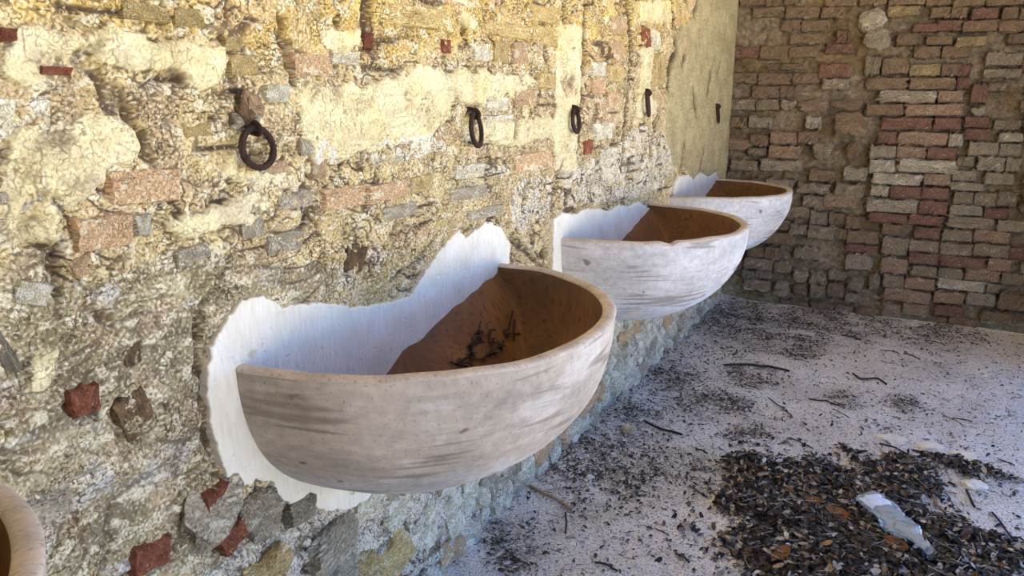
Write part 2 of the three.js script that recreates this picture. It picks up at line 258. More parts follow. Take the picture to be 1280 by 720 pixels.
// ---------------------------------------------------------------- bricks and stones: a few shapes and finishes shared by all
function brickShape(seed, nx, ny, soft, wild = 1) {
  const r = rng(seed), P = [], U = [], I = [], cols = nx + 2, rows = ny + 2, u0 = r() * 0.6, v0 = r() * 0.7;
  const jit = () => (r() - 0.5);
  const xs = [-0.5, ...[...Array(nx)].map((_, i) => lerp(-0.45, 0.45, i / (nx - 1))), 0.5], ys = [-0.5, ...[...Array(ny)].map((_, i) => lerp(-0.40, 0.40, i / (ny - 1))), 0.5];
  for (let j = 0; j < rows; j++) for (let i = 0; i < cols; i++) {
    const ex = i === 0 || i === cols - 1, ey = j === 0 || j === rows - 1;
    let x = xs[i], y = ys[j], z = jit() * 0.10 + 0.10 * pn(xs[i] * 3 + seed, ys[j] * 2 + seed * 1.7);
    if (ex && ey) { x *= 0.92 - 0.08 * r(); y *= 0.84 - 0.16 * r(); }
    if (ex || ey) z -= 0.14 + soft * 0.4 + 0.2 * r();
    x += jit() * (ex ? 0.06 * wild : 0.025); y += jit() * (ey ? 0.12 * wild : 0.03); z += (wild - 1) * 0.16 * pn(xs[i] * 6 + seed, ys[j] * 5);
    P.push(x, y, z); U.push(u0 + (x + 0.5) * 0.45, v0 + (y + 0.5) * 0.16);
  }
  for (let j = 0; j < rows - 1; j++) for (let i = 0; i < cols - 1; i++) { const a = j * cols + i; I.push(a, a + 1, a + cols + 1, a, a + cols + 1, a + cols); }
  const ring = []; for (let i = 0; i < cols; i++) ring.push(i); for (let j = 1; j < rows; j++) ring.push(j * cols + cols - 1); for (let i = cols - 2; i >= 0; i--) ring.push((rows - 1) * cols + i); for (let j = rows - 2; j > 0; j--) ring.push(j * cols);
  const base = P.length / 3; ring.forEach((k) => { P.push(P[k * 3], P[k * 3 + 1], -1); U.push(U[k * 2], U[k * 2 + 1] - 0.05); });
  ring.forEach((k, q) => { const q2 = (q + 1) % ring.length; I.push(k, base + q, base + q2, k, base + q2, ring[q2]); });
  let g = new THREE.BufferGeometry(); g.setAttribute('position', new THREE.Float32BufferAttribute(P, 3)); g.setAttribute('uv', new THREE.Float32BufferAttribute(U, 2)); g.setIndex(I);
  return toCreasedNormals(g, 0.9);
}
const BR = [...Array(10)].map((_, i) => brickShape(11 + i, 4, 2, 0)), BRF = [...Array(6)].map((_, i) => brickShape(51 + i, 9, 5, 0.4));
function stoneShape(seed, detail = 2, flat = 1) {
  let g = mergeVertices(new THREE.IcosahedronGeometry(1, detail).deleteAttribute('normal').deleteAttribute('uv')); const p = g.attributes.position, U = [];
  for (let i = 0; i < p.count; i++) {
    let x = p.getX(i), y = p.getY(i), z = p.getZ(i); const k = 1 + 0.34 * pn(x * 1.3 + seed * 3.1, y * 1.3 + z * 1.1 + seed) + 0.17 * pn(x * 3 + seed, y * 3 - z * 2.7);
    const sq = 1 / Math.pow(Math.pow(Math.abs(x), 3.2) + Math.pow(Math.abs(y), 3.2) + Math.pow(Math.abs(z), 3.2), 1 / 3.2);
    const f = k * lerp(1, sq, 0.55); p.setXYZ(i, x * f, y * f, z * f * flat); U.push(x * 0.16 + z * 0.05 + seed * 0.37, y * 0.16 - z * 0.05 + seed * 0.21);
  }
  g.setAttribute('uv', new THREE.Float32BufferAttribute(U, 2)); g.computeVertexNormals(); return toCreasedNormals(g, 0.5);
}
const BRB = [...Array(8)].map((_, i) => brickShape(151 + i, 8, 4, 0.5, 2.2));
const ST = [...Array(8)].map((_, i) => stoneShape(i + 1));
const brickTex = (seed, A, B, C, limeAmt) => tex(512, 512, (i, j, o) => {
  const x = i / 512, y = j / 512, e = fbm(x * 9 + seed, y * 16 + seed, 3), q = fbm(x * 46, y * 46 + seed, 2), p = pn(x * 95 + seed, y * 110), l = sst(0.55, 0.72, limeAmt + fbm(x * 8 + 5 * seed, y * 14, 3) + 0.3 * q);
  const t = clamp(0.5 + 1.0 * e), s = 1 + 0.26 * q, vn = sst(0.9, 0.98, 1 - Math.abs(pn(x * 26 + 3 * q + seed, y * 30))) * sst(0, 0.3, pn(x * 6, y * 9 + seed));
  for (let k = 0; k < 3; k++) { let v = lerp(A[k], B[k], t) * s; v = lerp(v, C[k], l * 0.85); v = lerp(v, v * 0.45, clamp(sst(0.3, 0.6, p) * 0.42 + 0.75 * vn)); v = lerp(v, Math.min(255, v * 1.2 + 10), sst(0.3, 0.6, -p) * 0.35); o[k] = v; }
}, true, true);
const brickBump = tex(512, 512, (i, j, o) => { const x = i / 512, y = j / 512; o[0] = o[1] = o[2] = 128 + 60 * fbm(x * 30, y * 44, 3) + 36 * pn(x * 130, y * 130) - 50 * sst(0.85, 0.97, 1 - Math.abs(pn(x * 22, y * 34))); }, false, true);
const BT = {
  red: brickTex(1, [150, 80, 50], [182, 112, 78], [214, 190, 150], 0.15),
  salmon: brickTex(2, [200, 160, 116], [218, 184, 140], [236, 222, 184], 0.40),
  ochre: brickTex(3, [190, 160, 100], [214, 188, 128], [234, 220, 174], 0.3),
  pale: brickTex(4, [204, 190, 156], [222, 209, 174], [242, 234, 208], 0.55),
  grey: brickTex(5, [166, 151, 124], [194, 180, 150], [228, 218, 190], 0.34),
  brown: brickTex(6, [112, 86, 56], [150, 118, 80], [196, 178, 140], 0.2),
};
const BM = {};
for (const k in BT) for (const [s, v] of [['', 1], ['2', 0.82], ['3', 0.66]]) BM[k + s] = std({ map: BT[k], color: new THREE.Color(v, v, v), bumpMap: brickBump, bumpScale: 0.010, roughness: 0.95 });
const BB = {};   // bare weathered bricks of the back wall
for (const [k, n, A, B, C, l] of [
  ['red', 31, [124, 86, 68], [142, 102, 80], [176, 152, 122], 0.18], ['red2', 32, [118, 84, 67], [136, 100, 79], [170, 148, 120], 0.2], ['brown', 33, [122, 98, 72], [138, 114, 86], [172, 152, 122], 0.18], ['grey', 34, [142, 126, 102], [158, 142, 116], [188, 174, 150], 0.32],
  ['grey2', 35, [130, 112, 88], [146, 128, 102], [176, 160, 134], 0.28], ['salmon', 36, [144, 116, 90], [158, 130, 103], [184, 164, 136], 0.28], ['pale', 37, [164, 150, 124], [178, 164, 138], [204, 192, 168], 0.42], ['ochre', 38, [146, 124, 86], [160, 138, 98], [186, 168, 130], 0.25],
]) BB[k] = std({ map: brickTex(n, A, B, C, l), bumpMap: brickBump, bumpScale: 0.010, roughness: 0.95 });
Object.assign(BB, { red3: BB.red2, brown2: BB.brown, brown3: BB.brown, grey3: BB.grey2, salmon2: BB.salmon, salmon3: BB.salmon, pale2: BB.grey, ochre2: BB.ochre, ochre3: BB.brown });
const pick = (r, a) => a[Math.floor(r() * a.length) % a.length];
const rWall = rng(1234);
function wallBrick(z, y, len, h, proud, mat, fine, tilt = 0, name = 'brick') {     // front face of the brick stands «proud» of the wall line
  const m = part(wallLeft, name, pick(rWall, fine ? BRF : BR), mat);
  m.position.set(proud, y, z); m.rotation.set(0, Math.PI / 2, 0); m.rotateZ(tilt); m.scale.set(len, h, 0.045);
  return m;
}
const taken2 = [];
const inCollar = (z, y) => look(Lflat, z, y) > 0.02;
// bricks that the photograph shows singly: [x0, y0, x1, y1, finish, proud mm]
for (const [x0, y0, x1, y1, f, p = 12] of [
  [46, 82, 88, 95, 'red', 15], [-4, 34, 20, 53, 'red2', 16], [131, 208, 226, 257, 'salmon', 18], [88, 267, 166, 314, 'salmon', 18], [167, 266, 188, 296, 'pale', 14], [365, 65, 414, 97, 'salmon', 14], [454, 40, 469, 62, 'red3', 0],
  [552, 48, 563, 68, 'red', 8], [402, 231, 456, 262, 'salmon', 13], [457, 226, 510, 252, 'salmon', 15], [511, 218, 540, 241, 'ochre', 13], [476, 254, 522, 274, 'grey', 11], [641, 188, 690, 216, 'salmon', 16], [729, 174, 741, 194, 'red', 11],
  [762, 20, 781, 45, 'salmon2', 13], [801, 32, 813, 60, 'red3', 8], [814, 36, 825, 63, 'pale', 12], [481, 6, 560, 36, 'ochre', 17], [601, 26, 662, 48, 'ochre', 14], [615, 50, 636, 80, 'ochre2', 10], [640, 50, 660, 82, 'salmon2', 10],
  [662, 6, 700, 30, 'ochre', 12], [664, 32, 696, 58, 'ochre', 12], [590, 52, 612, 78, 'pale', 9], [738, 76, 757, 96, 'pale', 11], [738, 98, 757, 118, 'salmon', 9], [762, 48, 781, 78, 'salmon2', 11], [748, 56, 766, 74, 'brown2', 8],
  [760, 80, 779, 104, 'ochre', 10], [742, 152, 766, 176, 'pale', 11], [748, 184, 770, 206, 'pale', 13], [672, 90, 696, 112, 'ochre', 12], [640, 110, 672, 136, 'salmon2', 9], [606, 120, 636, 140, 'pale', 12], [604, 142, 640, 166, 'pale', 12],
  [704, 108, 719, 132, 'salmon', 12], [818, 64, 831, 110, 'ochre2', 12], [850, 44, 862, 70, 'salmon2', 7], [566, 204, 606, 224, 'pale', 10], [560, 232, 610, 250, 'grey', 10], [276, 44, 300, 66, 'ochre', 12],
  [286, 66, 320, 96, 'ochre', 12], [216, 8, 254, 36, 'ochre2', 10], [150, 2, 210, 28, 'ochre2', 11], [256, 30, 280, 44, 'salmon2', 9], [300, 200, 362, 232, 'salmon2', 9], [372, 168, 396, 196, 'grey', 9], [388, 196, 408, 226, 'salmon2', 8],
  [420, 150, 440, 172, 'grey', 9], [462, 150, 484, 166, 'ochre', 10], [508, 150, 534, 162, 'salmon', 10], [16, 350, 64, 384, 'pale', 10], [216, 306, 262, 330, 'grey', 9], [86, 318, 116, 346, 'salmon', 13], [300, 264, 330, 300, 'grey', 8],
  [344, 236, 392, 262, 'grey', 8], [330, 288, 380, 318, 'grey2', 7], [580, 258, 630, 274, 'grey', 8], [226, 152, 262, 172, 'ochre', 9], [330, 104, 362, 130, 'pale', 9], [366, 0, 400, 24, 'ochre', 10], [410, 62, 450, 82, 'pale', 12],
  [82, 480, 122, 520, 'red3', 26], [146, 484, 192, 552, 'brown2', 4], [250, 604, 286, 650, 'red3', 34], [268, 654, 304, 686, 'red3', 38], [162, 674, 216, 716, 'red3', 12], [430, 302, 458, 342, 'brown3', 0], [152, 427, 178, 460, 'brown2', 0], [-4, 402, 16, 478, 'grey3', 4],
]) {
  const [za] = onWall(x0, (y0 + y1) / 2), [zb] = onWall(x1, (y0 + y1) / 2), [, ya] = onWall((x0 + x1) / 2, y0), [, yb] = onWall((x0 + x1) / 2, y1), z = (za + zb) / 2, y = (ya + yb) / 2;
  wallBrick(z, y, Math.abs(za - zb), ya - yb, p * 0.42 / 1000, BM[f], true, (rWall() - 0.5) * (y0 > 290 ? 0.8 : 0.08)); taken2.push([z, y, Math.abs(za - zb) / 2, (ya - yb) / 2]);
}
// the courses between them, half drowned in the render
for (let c = 0; c < 15; c++) {
  let z = -0.42 - rWall() * 0.1; const y = 0.50 + c * 0.089;
  while (z > BACK + 0.06) {
    const len = 0.12 + 0.15 * rWall(), zc = z - len / 2, yy = y + (rWall() - 0.5) * 0.012; z -= len + 0.016;
    if (rWall() < 0.22 || inCollar(zc, yy) || inCollar(zc + len / 2, yy) || inCollar(zc - len / 2, yy)) continue;
    if (taken2.some((t) => Math.abs(t[0] - zc) < t[2] + len / 2 + 0.004 && Math.abs(t[1] - yy) < t[3] + 0.036)) continue;
    if ([-0.5, -0.25, 0, 0.25, 0.5].some((k) => look(Lcrack, zc + k * len, yy) > 0.3)) continue;
    if (look(Lfar, zc, yy) > 0.4 || (look(Lgrey, zc, yy) > 0.3 && rWall() < 0.75) || TROUGHS.some((t) => Math.abs(t.zc - zc) < t.b && yy < t.y && yy > t.y - t.d)) continue;
    const up = yy > 1.28, deep = zc < -1.7;
    wallBrick(zc, yy, len, 0.064 + 0.014 * rWall(), -0.004 + 0.007 * rWall(), BM[pick(rWall, up ? ['ochre', 'ochre', 'salmon', 'pale', 'ochre2', 'salmon2'] : deep ? ['pale', 'salmon', 'pale', 'ochre', 'grey', 'salmon2', 'pale'] : yy > 0.95 ? ['pale', 'grey', 'ochre', 'salmon', 'salmon2'] : ['grey', 'grey2', 'grey'])], zc > -2.4, (rWall() - 0.5) * 0.06);
  }
}
// rubble at the foot of the wall and a few big stones
function wallStone(z, y, sz, sy, proud, mat, roll = 0, name = 'stone', dx = 0.035) {
  const m = part(wallLeft, name, pick(rWall, ST), mat); m.position.set(proud - dx * 0.6, y, z); m.rotation.set(0, Math.PI / 2, 0); m.rotateZ(roll); m.scale.set(sz, sy, dx); return m;
}
for (const [x0, y0, x1, y1, f, p, roll = 0] of [
  [228, 600, 300, 690, 'grey2', 20, -0.3], [300, 610, 350, 676, 'grey3', 26, 0], [350, 620, 396, 656, 'grey3', 30, 0], [380, 655, 450, 700, 'grey2', 48, 0.3], [432, 690, 470, 730, 'ochre2', 52, 0], [466, 664, 510, 722, 'ochre', 50, 0.1], [510, 632, 540, 690, 'pale', 48, 0.2], [400, 690, 440, 740, 'grey2', 46, 0], [300, 690, 360, 740, 'ochre2', 40, 0],
]) {
  const [za] = onWall(x0, (y0 + y1) / 2), [zb] = onWall(x1, (y0 + y1) / 2), [, ya] = onWall((x0 + x1) / 2, y0), [, yb] = onWall((x0 + x1) / 2, y1);
  wallStone((za + zb) / 2, (ya + yb) / 2, Math.abs(za - zb) / 2, (ya - yb) / 2, p * 0.42 / 1000, BM[f], roll); taken2.push([(za + zb) / 2, (ya + yb) / 2, Math.abs(za - zb) / 2, (ya - yb) / 2]);
}
for (let c = 0; c < 6; c++) {
  let z = -0.55; const y = 0.035 + c * 0.072;
  while (z > BACK + 0.05) {
    const len = 0.05 + 0.07 * rWall(), zc = z - len / 2, yy = y + (rWall() - 0.5) * 0.03; z -= len * 1.02;
    const t = TROUGHS.find((q) => Math.abs(q.zc - zc) < q.b); if (t && yy > t.y - t.d * Math.sqrt(1 - ((zc - t.zc) / t.b) ** 2) - 0.02) continue;
    if (taken2.some((q) => Math.abs(q[0] - zc) < q[2] + len * 0.3 && Math.abs(q[1] - yy) < q[3] + 0.02)) continue;
    wallStone(zc, yy, len * 0.55, 0.032 + 0.02 * rWall(), wallX(zc, yy) - 0.002 + 0.012 * rWall(), BM[pick(rWall, ['pale', 'pale', 'grey', 'pale', 'pale', 'salmon', 'pale'])], (rWall() - 0.5) * 0.7, 'stone', 0.03);
  }
}
const whiteTex = tex(1024, 1024, (i, j, o) => {
  const x = i / 512, y = j / 512, e = fbm(x * 5, y * 5, 3), v = fbm(x * 60, y * 9, 2), p = pn(x * 130, y * 130), d = sst(0.42, 0.6, fbm(x * 11 + 7, y * 11 + 3, 3));
  const s = 1 + 0.05 * v - 0.22 * sst(0.58, 0.8, p) * sst(0.0, 0.3, e);
  o[0] = lerp(236 + 14 * e, 204, d * 0.6) * s; o[1] = lerp(227 + 16 * e, 184, d * 0.6) * s; o[2] = lerp(206 + 22 * e, 146, d * 0.6) * s;
}, true, true);
const whiteBump = tex(512, 512, (i, j, o) => { const x = i / 256, y = j / 256; o[0] = o[1] = o[2] = 128 + 60 * fbm(x * 7, y * 7, 4) + 24 * pn(x * 90, y * 30) - 60 * sst(0.5, 0.7, pn(x * 40, y * 40)); }, false, true);
const whitePlaster = std({ map: whiteTex, bumpMap: whiteBump, bumpScale: 0.006, roughness: 0.9 });
COLLARS.forEach((c, k) => {
  const pts = W(c).map(([z, y]) => [-z, y]), out = [];
  pts.forEach((a, i) => {
    const b = pts[(i + 1) % pts.length], L = Math.hypot(b[0] - a[0], b[1] - a[1]), n = Math.max(1, Math.round(L / 0.006));
    for (let s = 0; s < n; s++) { const t = s / n, x = lerp(a[0], b[0], t), y = lerp(a[1], b[1], t), w = 0.006 * fbm(x * 60 + k, y * 60, 3); out.push(new THREE.Vector2(x - (b[1] - a[1]) / L * w * 1.6, y + (b[0] - a[0]) / L * w * 1.6)); }
  });
  const g = new THREE.ExtrudeGeometry(new THREE.Shape(out), { depth: 0.016, bevelEnabled: true, bevelThickness: 0.004, bevelSize: 0.003, bevelSegments: 2, steps: 1 });
  const m = part(wallLeft, 'plaster_patch', g, whitePlaster); m.userData.label = 'smooth white plaster round the trough'; m.rotation.y = Math.PI / 2; m.position.set(-0.012, 0, 0);
});

// ---------------------------------------------------------------- the back wall of bare bricks
const wallBack = struct(new THREE.Group(), 'wall_back', 'dark bare brick wall closing the far end of the stable', 'wall');
part(wallBack, 'wall_core', box(-0.45, RIGHT + 0.2, 0, H, BACK - 0.45, BACK - 0.05), plainStone);
{
  const wx = 2.1, hy = 1.9;
  const col = tex(1024, 1024, (i, j, o) => {
    const x = wx * i / 1024, y = hy * j / 1024, e = fbm(x * 6, y * 6, 3), q = fbm(x * 40, y * 44, 2), p = pn(x * 150, y * 150), st = sst(0.0, 0.3, fbm(x * 3 + 6, y * 3 + 2, 3)), l = sst(0.25, 0.5, fbm(x * 13 + 4, y * 18, 3));
    const s = 1 + 0.3 * q - 0.3 * sst(0.3, 0.6, p);
    o[0] = lerp(lerp(128 + 26 * e, 118 + 30 * e, st), 178, l * 0.45) * s; o[1] = lerp(lerp(110 + 24 * e, 96 + 28 * e, st), 162, l * 0.45) * s; o[2] = lerp(lerp(84 + 22 * e, 62 + 22 * e, st), 132, l * 0.45) * s;
  });
  const bmp = tex(1024, 1024, (i, j, o) => { const x = wx * i / 1024, y = hy * j / 1024; o[0] = o[1] = o[2] = 128 + 70 * fbm(x * 40, y * 44, 4); }, false);
  part(wallBack, 'mortar_bed', gridGeo(210, 190, (s, t) => { const x = wx * s, y = hy * t, top_ = sst(1.05, 1.4, y) * sst(1.1, 0.2, x); return [x, y, BACK - 0.034 + 0.012 * fbm(x * 9, y * 10, 3) + 0.010 * pn(x * 34, y * 34) + 0.022 * top_, s, t]; }), std({ map: col, bumpMap: bmp, bumpScale: 0.012 }));
  part(wallBack, 'mortar_bed', box(0, 2.1, 1.9, H, BACK - 0.06, BACK), BB.brown);
}
const rBack = rng(99), placed = [];
function backBrick(x0, y0, x1, y1, f, proud = 0.006 + 0.012 * rBack(), stone = false) {
  const [xa] = onBack(x0, (y0 + y1) / 2), [xb] = onBack(x1, (y0 + y1) / 2), [, ya] = onBack((x0 + x1) / 2, y0), [, yb] = onBack((x0 + x1) / 2, y1);
  const m = part(wallBack, stone ? 'stone' : 'brick', pick(rBack, stone ? ST : BRB), BB[f]);
  m.position.set((xa + xb) / 2, (ya + yb) / 2, BACK + proud - (stone ? 0.02 : 0)); m.rotation.z = (rBack() - 0.5) * 0.05;
  if (stone) m.scale.set((xb - xa) / 2, (ya - yb) / 2, 0.035); else m.scale.set(xb - xa + 0.010, ya - yb + 0.006, 0.05);
  placed.push([(x0 + x1) / 2, (y0 + y1) / 2, (x1 - x0) / 2, (y1 - y0) / 2]);
}
for (const b of [
  [1024, 79, 1061, 97, 'red2'], [1028, 99, 1060, 112, 'grey'], [1032, 55, 1065, 67, 'red3'], [1047, 38, 1060, 54, 'red3'], [950, 57, 985, 75, 'brown2'], [986, 58, 1020, 72, 'brown'], [960, 80, 976, 87, 'brown2'], [977, 80, 1002, 87, 'brown2'],
  [1110, 8, 1148, 20, 'ochre2'], [1215, 10, 1247, 24, 'red2'], [1142, 30, 1170, 40, 'red3'], [1158, 45, 1190, 56, 'brown'], [1196, 46, 1233, 58, 'ochre'], [1143, 58, 1175, 72, 'brown'], [1178, 58, 1213, 72, 'brown'], [1233, 65, 1256, 82, 'pale2'], [1257, 66, 1278, 82, 'pale2'],
  [1082, 70, 1100, 94, 'grey2'], [1103, 72, 1135, 93, 'brown'], [1137, 80, 1176, 95, 'ochre2'], [1178, 80, 1197, 95, 'brown'], [1198, 80, 1213, 95, 'red2'], [1230, 86, 1258, 97, 'pale2'], [1259, 86, 1276, 98, 'pale2'], [1083, 97, 1133, 112, 'brown'], [1136, 97, 1195, 112, 'brown'], [1197, 97, 1210, 112, 'red2'],
  [1098, 113, 1171, 128, 'grey'], [1173, 113, 1203, 128, 'salmon3'], [1215, 104, 1233, 130, 'red2'], [1235, 104, 1258, 114, 'grey2'], [1131, 130, 1202, 145, 'salmon3'], [1083, 130, 1128, 144, 'brown'], [1101, 147, 1166, 162, 'red2'], [1168, 147, 1201, 162, 'red2'], [1206, 146, 1236, 159, 'red2'], [1243, 150, 1276, 162, 'grey2'],
  [1098, 164, 1120, 180, 'red2'], [1122, 165, 1185, 181, 'salmon2'], [1187, 167, 1203, 183, 'pale'], [1206, 161, 1235, 175, 'red2'], [1249, 166, 1278, 177, 'pale'], [1211, 177, 1248, 194, 'grey'], [1250, 179, 1276, 195, 'grey'], [1088, 182, 1120, 197, 'pale2'], [1121, 183, 1157, 197, 'salmon2'], [1159, 184, 1195, 199, 'red2'],
  [1197, 195, 1217, 208, 'grey2'], [1222, 196, 1256, 214, 'grey'], [1258, 197, 1276, 215, 'pale2'], [1087, 199, 1118, 215, 'pale'], [1122, 200, 1196, 216, 'pale'], [1090, 217, 1153, 231, 'pale'], [1155, 217, 1188, 232, 'salmon2'], [1191, 213, 1220, 226, 'grey'], [1231, 216, 1267, 231, 'grey'], [1188, 228, 1230, 238, 'grey'],
  [1089, 232, 1110, 245, 'pale'], [1112, 233, 1152, 248, 'red3'], [1153, 234, 1185, 249, 'red3'], [1193, 239, 1216, 255, 'grey2'], [1218, 240, 1245, 258, 'grey3'], [1247, 240, 1270, 258, 'grey2'], [1082, 249, 1147, 266, 'grey'], [1149, 251, 1184, 268, 'red3'], [1187, 256, 1228, 269, 'grey'], [1230, 260, 1260, 273, 'red2'],
  [1085, 267, 1135, 278, 'red3'], [1136, 269, 1180, 281, 'red3'], [1183, 271, 1243, 286, 'grey2'], [1247, 275, 1280, 290, 'pale2'], [1103, 280, 1128, 294, 'brown3'], [1143, 284, 1175, 298, 'red3'], [1178, 287, 1215, 301, 'grey3'], [1217, 288, 1263, 303, 'salmon3'], [1103, 296, 1135, 319, 'grey2'], [1137, 300, 1173, 315, 'grey2'],
  [1175, 304, 1215, 319, 'grey2'], [1217, 305, 1262, 321, 'grey2'], [1136, 316, 1172, 330, 'red3'], [1174, 320, 1233, 335, 'red3'], [1235, 323, 1264, 339, 'salmon3'], [1101, 322, 1134, 342, 'salmon3'], [1140, 332, 1171, 346, 'grey2'], [1173, 335, 1203, 348, 'grey2'], [1206, 337, 1250, 351, 'salmon2'], [1252, 341, 1280, 356, 'grey2'],
  [1104, 344, 1129, 360, 'grey2'], [1131, 347, 1168, 362, 'salmon3'], [1171, 349, 1232, 363, 'pale'], [1234, 354, 1249, 366, 'pale2'], [1104, 362, 1164, 377, 'salmon2'], [1167, 365, 1205, 379, 'salmon3'], [1208, 366, 1244, 382, 'pale2'], [1248, 366, 1284, 388, 'brown2'], [1103, 379, 1125, 395, 'salmon2'], [1128, 379, 1160, 394, 'salmon2'],
  [1168, 382, 1203, 395, 'red3'], [1166, 396, 1183, 408, 'brown2'], [1185, 397, 1222, 411, 'brown2'], [1226, 390, 1270, 404, 'brown2'],
  [1013, 265, 1034, 281, 'grey2'], [1036, 266, 1056, 281, 'brown'], [1058, 270, 1078, 286, 'brown'], [1010, 282, 1044, 299, 'grey2'], [1045, 286, 1058, 299, 'brown'], [1059, 288, 1097, 304, 'brown'], [987, 280, 1008, 293, 'grey2'], [1057, 306, 1097, 315, 'red3'], [935, 308, 955, 321, 'brown'], [957, 308, 975, 325, 'brown3'],
  [930, 322, 966, 337, 'grey2'], [968, 327, 987, 341, 'grey2'], [1057, 318, 1089, 337, 'grey'], [928, 338, 943, 348, 'grey2'], [945, 338, 962, 348, 'grey2'], [930, 349, 962, 362, 'salmon3'], [1012, 340, 1033, 356, 'grey2'], [1013, 357, 1031, 373, 'grey2'], [1036, 338, 1057, 350, 'grey2'], [1057, 366, 1075, 377, 'grey'], [1034, 354, 1055, 372, 'brown'],
  [936, 146, 963, 160, 'grey'], [963, 165, 996, 180, 'salmon2'], [998, 164, 1022, 180, 'brown'], [1008, 146, 1025, 161, 'pale'], [912, 146, 933, 160, 'brown'], [938, 168, 960, 183, 'brown2'], [961, 182, 1000, 198, 'salmon2'], [936, 185, 957, 194, 'grey2'], [950, 200, 1000, 214, 'grey'], [914, 200, 946, 213, 'grey2'], [1055, 209, 1084, 226, 'pale2'],
  [1012, 212, 1042, 227, 'brown'], [996, 229, 1036, 242, 'grey2'], [1044, 230, 1078, 246, 'grey2'], [1004, 244, 1030, 260, 'grey2'],
]) backBrick(...b);
for (const b of [[992, 337, 1010, 353, 'grey'], [968, 352, 988, 370, 'grey'], [991, 355, 1009, 370, 'brown2'], [1074, 12, 1108, 40, 'pale'], [1080, 36, 1114, 62, 'pale2'], [1215, 134, 1232, 145, 'pale'], [1040, 140, 1084, 172, 'brown'], [1058, 178, 1076, 200, 'brown3'], [1016, 176, 1040, 200, 'grey2'], [1086, 342, 1100, 362, 'grey2'], [1058, 346, 1080, 364, 'grey2']]) backBrick(...b, 0.02, true);
for (let row = 0; row < 27; row++) {                    // rubble and broken brick that fills the courses in between
  let x = 905; const y = -24 + row * 16.4;
  while (x < 1300) {
    const w = 18 + 34 * rBack(), h = 13 + 3 * rBack(), cx = x + w / 2, cy = y + h / 2 + Math.max(0, (x - 905) * 0.00034 * (y - 110)); x += w + 2;
    if (cy > 372 + (cx - 900) * 0.118 || placed.some((p) => Math.abs(p[0] - cx) < p[2] + w / 2 - 3 && Math.abs(p[1] - cy) < p[3] + h / 2 - 3.5)) continue;
    if (cy < 130 && cx < 1030 && rBack() < 0.35) continue;
    backBrick(cx - w / 2, cy - h / 2, cx + w / 2, cy + h / 2, pick(rBack, cy < 90 ? ['brown2', 'brown3', 'brown2', 'ochre3', 'red3', 'brown3'] : cy < 130 ? ['brown', 'brown2', 'brown', 'ochre3', 'red3', 'brown3'] : cx < 1090 ? ['brown', 'grey2', 'brown2', 'salmon3', 'grey', 'brown'] : ['grey2', 'salmon3', 'red3', 'brown', 'grey']), 0.002 + 0.012 * rBack(), cx < 1092 && cy > 120 && rBack() < 0.35);
  }
}

// ---------------------------------------------------------------- the floor of trodden earth
const PILES = [[1030, 662, 0.36, 0.48], [1110, 690, 0.30, 0.42], [1000, 610, 0.22, 0.22], [1120, 600, 0.16, 0.20], [938, 586, 0.10, 0.07], [1200, 590, 0.20, 0.05], [960, 640, 0.14, 0.2], [1240, 700, 0.12, 0.12]].map(([a, b, rx, rz]) => [...onFloor(a, b), rx, rz]);
const PILE = (x, z) => { const n = 0.62 * fbm(x * 5 + 4, z * 5, 3); let m = 0; for (const [a, b, rx, rz] of PILES) { const r = Math.hypot((x - a) / rx, (z - b) / rz) + n; if (r < 1.05) m = Math.max(m, sst(1.05, 0.5, r)); } return m; };
function floorY(x, z) { return 0.010 * fbm(x * 2.2, z * 2.2, 3) + 0.006 * fbm(x * 9, z * 9, 2) + 0.0025 * pn(x * 45, z * 45) + 0.02 * sst(0.22, 0.0, x + 0.08 * pn(z * 5, 2)) + 0.025 * sst(0.3, 0.0, z - BACK + 0.1 * pn(x * 4, 9)) + 0.022 * PILE(x, z); }
const floor = struct(new THREE.Group(), 'floor', 'pale trodden earth floor strewn with straw and leaf crumbs', 'floor');
const crumbZones = [[755, 585, 0.34], [700, 555, 0.2], [880, 600, 0.16], [940, 470, 0.18], [900, 505, 0.2], [1000, 440, 0.15], [940, 545, 0.15], [1030, 402, 0.5], [930, 400, 0.4], [1160, 412, 0.4], [840, 470, 0.2], [1060, 500, 0.12], [1130, 505, 0.12], [980, 425, 0.3], [640, 680, 0.15], [800, 520, 0.12], [960, 580, 0.14]].map(([a, b, r]) => [...onFloor(a, b), r]);
const crumbs = (x, z) => { let s = 0.12; for (const [a, b, r] of crumbZones) s = Math.max(s, sst(1.1, 0.2, Math.hypot(x - a, (z - b) * 0.8) / r)); return clamp(s * (0.55 + 0.9 * fbm(x * 7, z * 7, 2)) + 0.6 * PILE(x, z) + 0.22 * sst(0.5, 0.1, x) * sst(-2, -2.6, z)); };
